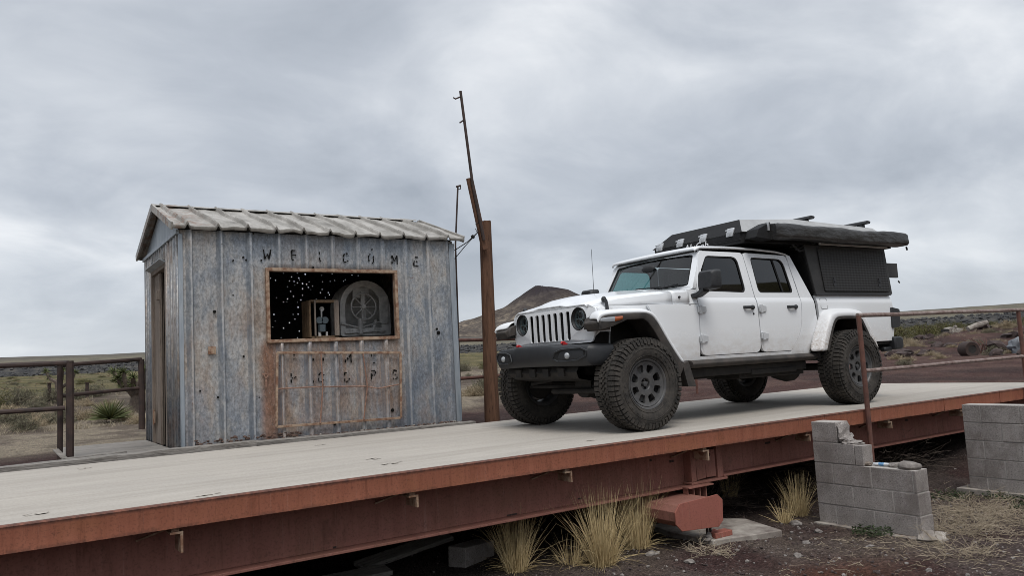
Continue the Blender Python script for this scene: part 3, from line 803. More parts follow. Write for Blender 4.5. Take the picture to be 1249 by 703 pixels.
for i in range(46):
    D = random.uniform(34, 92); px = random.uniform(-60, 230); x, y = polar(px, D)
    place_shrub(random.choice(['olive', 'sage', 'tan']), x, y, random.uniform(.6, 1.2), None, .6)
for i in range(40):
    D = 17+26*random.random()**1.5; px = random.uniform(555, 700); x, y = polar(px, D)
    place_shrub(random.choice(['tan', 'tan', 'sage', 'olive']) if D < 32 else random.choice(['olive', 'sage', 'tan']), x, y, random.uniform(.6, 1.25))
for i in range(62):
    D = random.uniform(46, 92); px = random.uniform(1070, 1290); x, y = polar(px, D)
    place_shrub(random.choice(['olive', 'sage', 'tan', 'olive']), x, y, random.uniform(1.2, 2.5), None, .85)
for px, D, k, s in ((1122, 44, 'olive', 2.0), (1110, 47, 'sage', 1.8), (1140, 52, 'olive', 1.9), (1190, 48, 'olive', 2.0), (1093, 31, 'tan', 1.5), (1100, 33, 'tan', 1.6), (1222, 36, 'tan', 1.8), (1205, 39, 'tan', 1.5), (1084, 22.5, 'tan', .9), (1176, 27, 'tan', .9), (1082, 27, 'tan', 1.2), (1108, 29, 'tan', 1.3)):
    x, y = polar(px, D); place_shrub(k, x, y, s)
for i in range(44):
    D = random.uniform(19, 44); px = random.uniform(1082, 1275)
    if D < 26 and 1148 < px < 1200: continue
    x, y = polar(px, D); place_shrub(random.choice(['tan', 'tan', 'tan', 'sage']), x, y, random.uniform(.45, 1.1)*(.6+D/60), None, random.uniform(.5, .9))
for k, v in protos.items():
    for i, p in enumerate(v):
        if (k, i) not in used: x, y = polar(random.uniform(0, 150), 40); p.location = (x, y, gz(x, y)); tag(p, LAB[k], 'shrub', GRP[k])

# countless small grass and stones
def mk_cover():
    mb = MB()
    for i in range(3800):
        q = random.random()
        if q < .5: px = random.uniform(-50, 215); D = 11.6+21*random.random()**1.5
        elif q < .75: px = random.uniform(550, 720); D = 17.+26*random.random()**1.5
        else: px = random.uniform(1060, 1290); D = 26+40*random.random()
        x, y = polar(px, D)
        if fbm(np.array([x]), np.array([y]), .55, 3, 40)[0] < .52: continue
        z = gz(x, y); s = random.uniform(.03, .10)*(1+D*.02)
        for b in range(9):
            a = random.uniform(0, 6.28); d = (math.cos(a)*.6, math.sin(a)*.6, random.uniform(.5, 1))
            blade(mb, (x+random.gauss(0,.06), y+random.gauss(0,.06), z-.01), d, s*1.3, s*.055, .3, 2)
    o = mb.build('dry_grass_cover', M['grassfield'], smooth=0, recalc=False); tag(o, None, None, None, 'stuff')
    mb = MB()
    for i in range(4200):
        if random.random() < .85: x = random.uniform(3.4, 9.2); y = random.uniform(2.4, 5.4)
        else: x = random.uniform(3, 10); y = random.uniform(5.2, 7.2)
        r = .005+.015*random.random()**3
        if abs(x-6.9) < .16 and y > 3.9: continue
        mb.rock((x, y, gz(x, y)+r*.3), r, 0 if random.random() < .72 else 1, 1, .5, (1, 1, .7), i)
    st = MB()
    for i in range(2400):      # straw litter blown about the foot of the walls
        x = random.gauss(7.8, 1.0); y = random.gauss(3.7, .6)
        if y > 4.9 or abs(x-6.9) < .14 or y < 2.4: continue
        a = random.uniform(0, 6.28); L = random.uniform(.03, .13); z = gz(x, y)+.006
        st.tube([(x, y, z), (x+L*.5*math.cos(a), y+L*.5*math.sin(a), z+random.uniform(0, .02)), (x+L*math.cos(a+.3), y+L*math.sin(a+.3), z)], random.uniform(.001, .0022), 3, 0, False)
    o = st.build('straw_litter', M['deadstem'], smooth=0, recalc=False); tag(o, None, None, None, 'stuff')
    o = mb.build('cinder_gravel', [M['dark_stone'], M['pale_stone']], smooth=0); tag(o, None, None, None, 'stuff')
    mb = MB()
    for i in range(3600):
        a = FANG+random.uniform(-.72, .72); D = random.uniform(100, 150)
        x, y = D*math.cos(a), D*math.sin(a); r = .12+.36*random.random()**2
        mb.rock((x, y, gz(x, y)+r*.1), r, 0, 1, .6, (1, 1, .8), i)
    o = mb.build('lava_field', m_noise('black_lava', (.022,.022,.024), (.07,.068,.065), 2, 1, 0, 0), smooth=50); tag(o, None, None, None, 'stuff')
mk_cover()

# spiky plants of the left field
def spiky(mb, c, R, n, w, mi=0, lo=-.15):
    for i in range(n):
        a = random.uniform(0, 2*PI); z = random.uniform(lo, 1)
        d = Vector((math.cos(a)*math.sqrt(max(0, 1-z*z)), math.sin(a)*math.sqrt(max(0, 1-z*z)), z))
        blade(mb, c, d, R*random.uniform(.75, 1.1), w, .03, 2, mi)
x, y = polar(131, 14.6)
mb = MB(); spiky(mb, Vector((0,0,.08)), .44, 420, .028, 0, -.05)
o = mb.build('yucca_plant', M['yucca'], smooth=0, recalc=False); o.location = (x, y, gz(x, y)); o.scale = (1, 1, .9); tag(o, 'spiky green yucca rosette on the dry ground left of the shed', 'yucca')
def joshua(px, D, H, limbs, lab):
    x, y = polar(px, D); root = empty('joshua_tree', (x, y, gz(x, y)), lab, 'tree', 'joshua trees')
    tk = MB(); cr = MB()
    tk.tube([(0,0,-.05), (.02*H,0,H*.3), (0,.02,H*.5)], [.09*H, .075*H, .07*H], 8)
    for k in range(limbs):
        a = 2*PI*k/limbs+random.random(); h0 = H*random.uniform(.25, .5); h1 = H*random.uniform(.55, .9); r = H*random.uniform(.2, .42)
        e = Vector((math.cos(a)*r, math.sin(a)*r, h1))
        tk.tube([(0,0,h0), (e.x*.7, e.y*.7, h0+(h1-h0)*.4), tuple(e)], [.05*H, .045*H, .04*H], 6)
        spiky(cr, e, H*.15, 90, H*.022, 0, -.5)
        spiky(cr, Vector((e.x*.75, e.y*.75, h0+(h1-h0)*.5)), H*.12, 60, H*.02, 0, -.9)
    tk.build('trunk', M['twig'], root); cr.build('crown', M['yucca'], root, smooth=0, recalc=False)
joshua(160, 17.5, 1.25, 9, 'bushy little joshua tree standing behind the rail next to the shed')
joshua(67, 23, 1.1, 3, 'thin young joshua tree seen between the two rail posts on the left')
# ------------------------------------------------------------------ weighing platform
YN, YF, XL, XR = 5.148, 8.393, -9.0, 13.0
root = empty('weighing_platform', (2, 6.77, 0), 'long concrete-topped vehicle weighing platform on red steel girders, the white truck parked on it', 'platform')
def pb(mb, name, mat, bevel=0, smooth=35):
    o = mb.build(name, mat, None, smooth, bevel); o.parent = root; o.matrix_parent_inverse = Matrix.Translation((-2, -6.77, 0)); return o
mb = MB()
nx, ny = 150, 22
vs = []; fs = []
for i in range(nx+1):
    for j in range(ny+1):
        x = lerp(XL, XR, i/nx); y = lerp(YN+.012, YF, j/ny)
        e = min(1, min(j, ny-j)/1.5)
        vs.append((x, y, -.002+.006*(mnoise.noise(Vector((x*.7, y*.7, 0))))*e))
fs = [[i*(ny+1)+j, (i+1)*(ny+1)+j, (i+1)*(ny+1)+j+1, i*(ny+1)+j+1] for i in range(nx) for j in range(ny)]
mb.add(vs, fs); mb.box(XL, XR, YN+.012, YF, -.13, -.012)
pb(mb, 'deck', M['concrete'])
# spalled lips and shallow flakes on the deck
mb = MB()
for x, y, r in ((2.67, 6.11, .16), (2.62, 5.70, .15), (.63, 7.9, .09), (2.71, 7.75, .12), (4.4, 5.5, .05), (.2, 5.45, .06), (1.1, 5.3, .05)):
    for k in range(4):
        mb.rock((x+random.gauss(0, r*.55), y+random.gauss(0, r*.28), .004), random.uniform(.010, .03), 0, 1, .4, (1.6, .7, .12), k+int(x*9))
o = pb(mb, 'concrete_flake', M['concrete']); o['kind'] = 'stuff'
def channel(x0, x1):
    mb = MB()
    # web + top lip + bottom lip of the edge channel, slightly uneven
    n = max(2, int((x1-x0)/.35)); secs = []
    for i in range(n+1):
        x = lerp(x0, x1, i/n); w = .004*mnoise.noise(Vector((x*1.7, 0, 3))); q = .003*mnoise.noise(Vector((x*3, 4, 3)))
        secs.append([(x, YN+.055, .000), (x, YN+.004+w, .001), (x, YN-.004+w, -.006+q), (x, YN+w, -.020), (x, YN+.004+w, -.142+q), (x, YN+.004, -.150+q), (x, YN+.05, -.150), (x, YN+.05, -.140), (x, YN+.014, -.138), (x, YN+.014, -.012), (x, YN+.055, -.011)])
    mb.loft(secs, 0, True, True); return pb(mb, 'edge_channel', M['fascia'], 0, 30)
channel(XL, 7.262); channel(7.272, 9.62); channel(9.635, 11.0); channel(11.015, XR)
mb = MB(); mb.box(XL, XR, YF, YF+.012, -.15, -.003); pb(mb, 'edge_channel', M['redsteel'])
mb = MB(); mb.box(XR, XR+.012, YN, YF, -.15, -.003); pb(mb, 'edge_channel', M['redsteel'])
def girder(x0, x1, y, zb, zt=-.152):
    mb = MB()
    mb.box(x0, x1, y-.006, y+.006, zb+.02, zt-.02)
    mb.box(x0, x1, y-.11, y+.11, zb, zb+.02); mb.box(x0, x1, y-.11, y+.11, zt-.02, zt)
    return pb(mb, 'girder', M['redsteel'], .004)
GY = 5.46
girder(XL, 5.47, GY, -.532); girder(5.90, XR, GY, -.485); girder(XL, XR, 8.0, -.56)
mb = MB(); mb.box(5.47, 5.90, GY+.03, GY+.05, -.50, -.16); mb.box(5.44, 5.93, GY-.125, GY+.12, -.508, -.488); pb(mb, 'splice_plate', M['redsteel'], .003)
for x0, x1 in ((5.47, 5.535), (5.825, 5.905)):
    mb = MB(); mb.box(x0, x1, GY-.10, GY-.088, -.486, -.175); mb.box(x0, x0+.012, GY-.088, GY+.03, -.486, -.175); pb(mb, 'stiffener', M['redsteel'], .002)
mb = MB()
hol = [circ(5.575+.055*k, -.265, .017, 10) for k in range(4)]
fn = lambda u, v, w: (u, GY+w, v)
mb.plate([(5.545, -.215), (5.815, -.215), (5.815, -.47), (5.685, -.47), (5.68, -.305), (5.675, -.47), (5.56, -.48), (5.55, -.3)], hol, fn, -.085, -.073)
pb(mb, 'bolt_plate', M['redsteel'])
for k in range(24):
    x = -6.9+.79*2*k/1.
    if x > XR: break
    mb = MB(); mb.box(x-.05, x+.05, GY+.11, 7.9, -.30, -.152); pb(mb, 'cross_beam', M['redsteel'])
# angle-iron bracket stubs showing under the edge
for x, hh in ((-.7, .1), (.95, .13), (2.53, .09), (3.92, .09), (5.52, .10), (7.03, .075), (8.52, .08), (10.1, .075)):
    mb = MB(); w = .075
    mb.box(x-w, x, YN+.02, YN+.20, -.190, -.176); mb.box(x-.016, x, YN+.02, YN+.20, -.176-hh, -.190); mb.box(x-w+.01, x-.02, YN+.03, YN+.2, -.176, -.15)
    mb.bar((x-.03, YN+.19, -.17), (x-.22, GY-.02, -.24), .035, .012)
    pb(mb, 'bracket', M['rustframe'], .002)
# bullet scars and cut-outs on the girder web: shallow torn tabs
mb = MB()
for x, z, w, h in ((3.5, -.50, .05, .012), (5.05, -.24, .012, .02), (5.30, -.28, .014, .022), (5.33, -.28, .01, .022), (2.0, -.5, .012, .012), (4.2, -.47, .02, .012), (6.7, -.25, .04, .02), (8.95, -.26, .05, .025), (9.3, -.24, .03, .02)):
    mb.box(x-w, x+w, GY-.0095, GY-.005, z-h/2, z+h/2)
pb(mb, 'rust_scar', M['rustdark'])
# suspended box beam with an eight-sided end plate
bx = empty('box_beam', (5.2, 5.0, -.8), 'dull red steel box beam with an eight-sided end plate hung under the girder', 'steel beam')
def bb(mb, name, mat, bevel=0):
    o = mb.build(name, mat, None, 35, bevel); o.parent = bx; o.matrix_parent_inverse = Matrix.Translation((-5.2, -5, .8)); return o
tilt = Matrix.Translation((5.17, 0, -.69)) @ Matrix.Rotation(math.radians(-.5), 4, 'Y') @ Matrix.Translation((-5.17, 0, .69))
octo = [(4.93, -.568), (5.41, -.552), (5.47, -.605), (5.455, -.79), (5.395, -.835), (4.94, -.80), (4.875, -.735), (4.872, -.63)]
mb = MB(); mb.plate(octo, [], lambda u, v, w: tilt @ Vector((u, w, v)), 5.0, 5.014); bb(mb, 'end_plate', M['redplate'], .003, )
ins = [(4.96, -.59), (5.38, -.58), (5.42, -.63), (5.41, -.765), (5.365, -.805), (4.97, -.775), (4.91, -.72), (4.91, -.64)]
mb = MB(); mb.plate(ins, [], lambda u, v, w: tilt @ Vector((u, w, v)), 5.016, 7.6); bb(mb, 'beam_body', M['redsteel'], .003)
for x in (5.36, 5.52):
    mb = MB(); mb.box(x-.02, x-.008, 5.30, 5.36, -.66, -.52); mb.box(x+.06, x+.072, 5.30, 5.36, -.66, -.52); bb(mb, 'hanger_strap', M['redsteel'])
mb = MB(); mb.box(5.33, 5.66, 5.27, 5.38, -.524, -.510); bb(mb, 'hanger_plate', M['redsteel'], .002)
for x in (5.37, 5.41):
    mb = MB(); mb.tube([(x, 5.12, -.93), (x, 5.12, -.81)], .012, 8); bb(mb, 'hanger_bolt', M['rustdark'])
mb = MB(); mb.plate([(5.40, 5.92), (5.98, 5.80), (6.22, 5.40), (6.06, 4.85), (5.80, 4.90), (5.33, 5.02), (5.30, 5.5)], [], lambda u, v, w: (u, v, w+.01*mnoise.noise(Vector((u*4, v*4, 0)))), -1.06, -.945)
o = mb.build('slab', M['foot_concrete'], bevel=.01); tag(o, 'pale worn slab lying on the cinders under the red box beam', 'slab')
for (x, y, r, m, lab) in ((5.33, 5.08, .05, 'pale_stone', 'white broken stone on the near edge of the pale slab'), (5.47, 5.12, .05, 'redplate', 'red-brown brick lump on the pale slab')):
    mb = MB(); mb.rock((0, 0, 0), r, 0, 2, .5, (1.1, .8, .7), int(x*30)); o = mb.build('stone', M[m], smooth=20); o.location = (x, y, -.925); tag(o, lab, 'stone')
mb = MB()
mb.box(5.38, 5.60, 5.03, 5.13, -.945, -.895); o = mb.build('brick', M['redplate'], bevel=.006); tag(o, 'reddish brick lying on the pale slab under the octagonal plate', 'brick')
# things lying in the shade under the girder
mb = MB(); mb.box(-.20, .20, -.10, .10, 0, .19); o = mb.build('concrete_block', M['block'], bevel=.008); o.location = (3.50, 6.15, -1.03); o.rotation_euler = (0, .05, .35); tag(o, 'loose grey concrete block lying under the girder behind the left grass tuft', 'block')
for x, y, L, rz, ry, lab in ((3.1, 6.65, .95, .1, -.10, 'grey plank lying slantwise in the shade under the girder'), (2.45, 6.35, .7, .05, .02, 'short grey plank flat on the ground under the girder, cut by the photo bottom')):
    mb = MB(); mb.box(-L/2, L/2, -.09, .09, 0, .04); o = mb.build('plank', M['greywood_x'], bevel=.004); o.location = (x, y, -.985+(.05 if ry < -.05 else 0)); o.rotation_euler = (.15, ry, rz); tag(o, lab, 'plank')
mb = MB(); mb.tube([(9.1, 5.95, -.72), (9.38, 5.86, -.52), (9.62, 5.80, -.36)], [.016, .018, .02], 8); o = mb.build('stick', M['pale_stone']); tag(o, 'pale bare stick poking up between the two block walls under the girder', 'stick')

# ------------------------------------------------------------------ concrete-block walls
def block_wall(name, X0, Yleft, rows, label, foot):
    r = empty(name, (X0+.1, Yleft-.6, -1.0), label, 'wall')
    mb = MB(); mo = MB()
    for k, (ylo, off) in enumerate(rows):
        z0 = -1.02+.2*k; y = Yleft
        first = .4-off if off else .4
        L = first
        while y > ylo+.02:
            e = max(y-L, ylo)
            j = random.uniform(-.003, .003)
            mb.box(X0+j, X0+.195+j, e+.0045, y-.0045, z0+.0045, z0+.1955, 0)
            y = e; L = .4
        mo.box(X0+.004, X0+.191, ylo+.008, Yleft-.008, z0, z0+.197)
    o = mb.build('blocks', M['block'], None, 30, .004); o.parent = r; o.matrix_parent_inverse = Matrix.Translation((-X0-.1, -Yleft+.6, 1.0))
    o = mo.build('mortar', M['mortar'], None, 30); o.parent = r; o.matrix_parent_inverse = Matrix.Translation((-X0-.1, -Yleft+.6, 1.0))
    return r
w1 = block_wall('block_wall', 6.80, 4.985, [(3.94, .2), (3.945, 0), (3.95, .2), (4.53, .12), (4.70, 0)], 'low stepped grey concrete-block wall with a broken top course, in front of the platform', 1)
w2 = block_wall('block_wall', 9.10, 4.68, [(2.2, .2), (2.2, 0), (2.2, .2), (2.2, 0), (2.2, .2)], 'taller straight wall of grey concrete blocks at the right edge of the photo', 1)
def wp(mb, r, name, mat, c, smooth=30):
    o = mb.build(name, mat, None, smooth); o.parent = r; o.matrix_parent_inverse = Matrix.Translation(-Vector(r.location)); return o
mb = MB()   # broken block ends
for (y, z, a, b) in ((4.69, -.12, .045, .10), (4.67, -.18, .05, .05), (4.58, -.215, .05, .02), (4.63, -.208, .05, .03)):
    mb.rock((6.897, y, z), 1, 0, 3, .4, (.092, a, b), int(y*50))
mb.box(6.80, 6.845, 4.45, 4.528, -.418, -.235); mb.box(6.86, 6.99, 4.47, 4.525, -.418, -.24)
wp(mb, w1, 'broken_edge', M['block'], None)
mb = MB(); mb.plate([(6.72, 5.0), (7.08, 5.0), (7.1, 3.86), (6.7, 3.84)], [], lambda u, v, w: (u+.02*math.sin(v*9), v, w), -1.12, -1.0); wp(mb, w1, 'footing', M['foot_concrete'], None)
mb = MB(); mb.plate([(9.0, 4.8), (9.4, 4.8), (9.4, 2.2), (8.98, 2.2)], [], lambda u, v, w: (u+.03*math.sin(v*7), v+.02*math.sin(u*9), w), -1.12, -.95); wp(mb, w2, 'footing', M['foot_concrete'], None)
mb = MB(); mb.rock((0, 0, 0), .1, 0, 2, .35, (.8, 1.05, .5), 4); o = mb.build('stone', M['pale_stone'], smooth=40); o.location = (6.89, 4.06, -.40); tag(o, 'rounded pale stone sitting on the right end of the stepped block wall', 'stone')
mb = MB(); mb.rock((0, 0, 0), .1, 0, 2, .4, (1.3, 1.2, .55), 9); o = mb.build('stone', M['foot_concrete'], smooth=20); o.location = (6.80, 3.86, -.98); tag(o, 'squarish pale stone on the ground at the right foot of the stepped block wall', 'stone')
# crushed can on the wall
mb = MB(); secs = []
for i in range(7):
    y = -.09+.03*i; r = .03 if 0 < i < 6 else .024
    secs.append([(r*math.cos(a)*(1+.2*math.sin(i*2+a)), y, r*.75*math.sin(a)*(1+.25*math.cos(i*3+a))) for a in [2*PI*q/14 for q in range(14)]])
mb.loft(secs[:3], 0, True, True); mb.loft(secs[2:5], 1, True); mb.loft(secs[4:], 0, True, True)
o = mb.build('drink_can', [M['latchsteel'], NT('blue_can_label').done((.10,.24,.42), .4)], smooth=50); o.location = (6.90, 4.33, -.403); o.rotation_euler = (0, 0, .25); o.scale = (.7, .8, .7); tag(o, 'crushed can with a faded blue label lying on the stepped block wall', 'can')
for x, y, r, lab in ((6.93, 4.22, .045, 'small grey stone on the stepped block wall between the can and the rounded stone'), (6.87, 4.46, .04, 'small brown stone on the stepped block wall left of the can')):
    mb = MB(); mb.rock((0, 0, 0), r, 0, 2, .4, (1.2, 1.2, .5), int(r*900)); o = mb.build('stone', M['pale_stone'] if r > .042 else M['greywood_z'], smooth=20); o.location = (x, y, -.405); tag(o, lab, 'stone')
for i, (x, y, r) in enumerate(((6.0, 4.55, .03), (6.45, 4.75, .035), (7.6, 4.45, .05), (6.25, 4.1, .03), (9.0, 3.35, .07), (8.1, 3.3, .04), (7.75, 3.2, .05), (5.6, 4.35, .035), (4.75, 4.75, .035), (4.7, 5.15, .04), (5.9, 3.4, .025), (6.6, 5.1, .05), (7.2, 4.6, .03), (8.55, 3.1, .05))):
    mb = MB(); mb.rock((0, 0, 0), r, 0, 2, .45, (1.3, 1, .6), i+40); o = mb.build('stone', M['pale_stone'], smooth=20); o.location = (x, y, gz(x, y)+r*.2); o.rotation_euler = (0, 0, i); tag(o, 'small pale stone lying loose on the dark cinder ground', 'stone', 'pale stones on the cinders')

# ------------------------------------------------------------------ pipe rails
def rail(name, posts, rails, label, mats, loc, r=.024):
    root = empty(name, loc, label, 'railing'); I = Matrix.Translation(-Vector(loc))
    for (x, y, z0, z1, rr) in posts:
        mb = MB(); mb.tube([(x, y, z0), (x+.004, y, (z0+z1)/2), (x, y, z1)], rr, 10); o = mb.build('post', M[mats[0]], root); o.matrix_parent_inverse = I
    for pts, rr in rails:
        mb = MB(); q = []
        for a, b in zip(pts[:-1], pts[1:]):
            for k in range(6): q.append(Vector(a).lerp(Vector(b), k/6))
        q.append(Vector(pts[-1])); n = len(q)
        q = [p+Vector((0, 0, .008*mnoise.noise(Vector((p.x*1.3, p.y, 2))))) for p in q]
        mb.tube(q, rr, 10); o = mb.build('rail', M[mats[1]], root); o.matrix_parent_inverse = I
    return root
rail('pipe_railing', [(7.96, 5.10, -.60, 1.035, .027), (11.66, 5.10, -.2, 1.04, .027)], [([(7.94, 5.10, 1.035), (13.5, 5.10, 1.075)], .024), ([(7.985, 5.10, .42), (11.65, 5.10, .43), (13.5, 5.10, .45)], .022)], 'worn rusty pipe railing along the near side of the platform, right of the truck', ('rustpipe', 'rustpipe_pale'), (9.8, 5.1, 0))
rail('pipe_railing', [(.625, 9.2, -.1, .985, .038), (-3.2, 9.2, -.1, .97, .03)], [([(-7, 9.2, .95), (.62, 9.2, .965)], .026), ([(-7, 9.2, .52), (.585, 9.2, .51)], .024)], 'dark rusty pipe railing at the left edge of the photo, ending in the thickest post', ('rustdark', 'rustdark'), (-3, 9.2, -.05))
rail('pipe_railing', [(.545, 9.32, -.1, .955, .027), (1.37, 9.75, .2, .985, .034)], [([(.56, 9.30, .945), (1.37, 9.75, .985)], .022), ([(.555, 9.33, .63), (1.36, 9.76, .66)], .02)], 'short dark rusty pipe railing between the shed and the thickest rail post', ('rustdark', 'rustdark'), (.9, 9.5, -.05))
rail('pipe_railing', [(7.43, 9.86, -.15, 1.06, .022), (10.6, 10.1, -.15, 1.06, .022)], [([(5.0, 9.0, 1.05), (7.43, 9.86, 1.06), (10.6, 10.1, 1.06)], .024), ([(5.0, 9.0, .545), (7.43, 9.86, .55), (10.6, 10.1, .55)], .022)], 'rusty pipe railing behind the platform, from the shed past the wooden pole', ('rustpipe', 'rustpipe'), (7.4, 9.7, -.1))
for px, D, h, lab in ((57, 22, .36, 'short dark stub post in the scrub, left of the thickest rail post'), (103, 22, .36, 'short dark stub post in the scrub, just left of the yucca')):
    x, y = polar(px, D); mb = MB(); mb.tube([(0, 0, -.1), (0, 0, h+.08)], .045, 8); mb.box(-.06, .06, -.06, .06, h+.08, h+.1)
    o = mb.build('stub_post', M['rustdark']); o.location = (x, y, gz(x, y)+.12); tag(o, lab, 'post')

# ------------------------------------------------------------------ wooden pole with lashed mast
PX, PY = 5.50, 8.92
po = empty('wooden_pole', (PX, PY, -.1), 'thick sawn-off brown wooden pole standing between the shed and the truck', 'pole')
mb = MB()
secs = []
for k in range(15):
    t = k/14; z = -.15+2.80*t; r = lerp(.104, .080, t)
    secs.append([(PX-.01+.05*t+(r+.006*mnoise.noise(Vector((math.cos(a)*2, math.sin(a)*2, z*.5))))*math.cos(a), PY+(r)*math.sin(a), z+(.012*mnoise.noise(Vector((math.cos(a)*3, math.sin(a)*3, 9))) if k == 14 else 0)) for a in [2*PI*q/28 for q in range(28)]])
mb.loft(secs, 0, True, True)
o = mb.build('pole_shaft', M['polewood'], po, smooth=30); o.matrix_parent_inverse = Matrix.Translation((-PX, -PY, .1))
yy = PY-.12
ma = empty('mast', (5.38, yy, 2.2), 'slim black pipe mast fixed to a slanting board on the wooden pole', 'mast')
J = Matrix.Translation((-5.38, -yy, -2.2))
mb = MB(); mb.bar((5.44, yy, 2.24), (5.255, yy, 3.20), .05, .085, 0, (1, 0, 0)); o = mb.build('mast_board', M['plankwood'], ma, bevel=.004); o.matrix_parent_inverse = J
mb = MB(); mb.tube([(5.405, yy-.045, 2.36), (5.27, yy-.045, 3.12), (5.155, yy-.045, 4.37)], [.022, .020, .019], 8); o = mb.build('mast_pipe', M['rustdark'], ma); o.matrix_parent_inverse = J
mb = MB(); mb.tube([(5.17, yy-.045, 4.30), (5.07, yy-.045, 4.25), (5.04, yy-.045, 4.265)], .010, 6); mb.tube([(5.19, yy-.045, 3.98), (5.12, yy-.045, 3.93)], .010, 6); o = mb.build('mast_peg', M['rustdark'], ma); o.matrix_parent_inverse = J
mb = MB(); mb.tube([(5.37, yy-.03, 2.62), (5.30, yy-.02, 2.57)], .006, 5); mb.tube([(5.385, yy, 2.52), (5.33, yy, 2.47), (5.31, yy, 2.52)], .006, 5); o = mb.build('mast_hook', M['rustdark'], ma); o.matrix_parent_inverse = J
mb = MB()
mb.tube([(5.33, yy-.03, 2.47), (5.26, 8.95, 2.36), (5.12, 9.05, 2.26), (5.02, 9.1, 2.23)], .007, 6)
mb.tube([(5.33, yy-.03, 2.47), (5.22, 8.95, 2.3), (5.10, 9.05, 2.13), (5.02, 9.1, 2.05)], .006, 6)
mb.rock((5.30, 8.86, 2.42), .03, 0, 1, .3)
o = mb.build('power_cable', M['chassis']); tag(o, 'slack black forked cable from the wooden pole to the shed corner', 'cable')
mb = MB(); mb.tube([(5.32, 9.45, -.1), (5.36, 9.45, 2.4), (5.445, 9.45, 3.25)], .013, 8); mb.tube([(5.42, 9.45, 3.24), (5.49, 9.45, 3.26)], .014, 6); mb.tube([(5.445, 9.45, 3.2), (5.485, 9.45, 3.21), (5.49, 9.45, 3.27)], .007, 5)
o = mb.build('vent_pipe', M['rustdark']); tag(o, 'thin dark pipe with a bent tip rising at the right end of the shed roof', 'pipe')

# ------------------------------------------------------------------ the weigh shed
SX0, SX1, SY0, SY1, SH, RZ = 1.63, 4.985, 8.882, 11.2, 2.345, 2.80
sh = empty('weigh_shed', ((SX0+SX1)/2, (SY0+SY1)/2, 0), 'small weathered sheet-metal shed with a large open window, standing beside the platform', 'shed')
SI = Matrix.Translation((-(SX0+SX1)/2, -(SY0+SY1)/2, 0))
def sp(mb, name, mat, bevel=0, smooth=35):
    o = mb.build(name, mat, None, smooth, bevel); o.parent = sh; o.matrix_parent_inverse = SI; return o
WX0, WX1, WZ0, WZ1 = 2.575, 4.125, 1.125, 1.905
SEAM = [1.75, 2.07, 2.39, 2.715, 3.04, 3.36, 3.68, 4.0, 4.315, 4.63, 4.90]
# front wall: sheet with pressed ribs; the ribs step the sheet out and back
def front_wall():
    mb = MB()
    us = [SX0]
    prof = []   # (x, y)
    for x in SEAM:
        prof += [(x-.058, 0), (x-.050, -.004), (x-.026, -.038), (x-.018, -.042), (x+.002, -.042), (x+.010, -.003), (x+.03, 0)]
    prof = [(SX0, 0)] + [p for p in prof if p[0] < SX1-.005] + [(SX1, 0), (WX0, 0), (WX1, 0)] + [(lerp(a, b, q), 0) for a, b in zip(SEAM[:-1], SEAM[1:]) for q in (.3, .43, .57, .7)]
    prof.sort()
    def P(i, z):
        x, y = prof[i]
        d = .012*mnoise.noise(Vector((x*2.3, z*1.6, 0)))*min(1, (x-SX0)*4, (SX1-x)*4) + .007*mnoise.noise(Vector((x*6, z*5, 4)))
        d -= .018*math.exp(-((x-1.95)/.12)**2-((z-1.02)/.06)**2)
        return (x, SY0+y+d, z)
    zs = sorted(set([round(-.08+.11*k, 3) for k in range(23)] + [WZ0, WZ1, SH]))
    zs = [z for z in zs if z <= SH]
    idx = {}
    for i in range(len(prof)):
        for k, z in enumerate(zs):
            idx[i, k] = len(mb.v); mb.v.append(P(i, z))
    for i in range(len(prof)-1):
        xm = (prof[i][0]+prof[i+1][0])/2
        for k in range(len(zs)-1):
            zm = (zs[k]+zs[k+1])/2
            if WX0 < xm < WX1 and WZ0 < zm < WZ1: continue
            mb.f.append([idx[i, k], idx[i+1, k], idx[i+1, k+1], idx[i, k+1]]); mb.m.append(0)
    return mb
mbw = front_wall()
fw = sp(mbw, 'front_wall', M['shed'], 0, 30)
so = fw.modifiers.new('sheet', 'SOLIDIFY'); so.thickness = .004; so.offset = 0
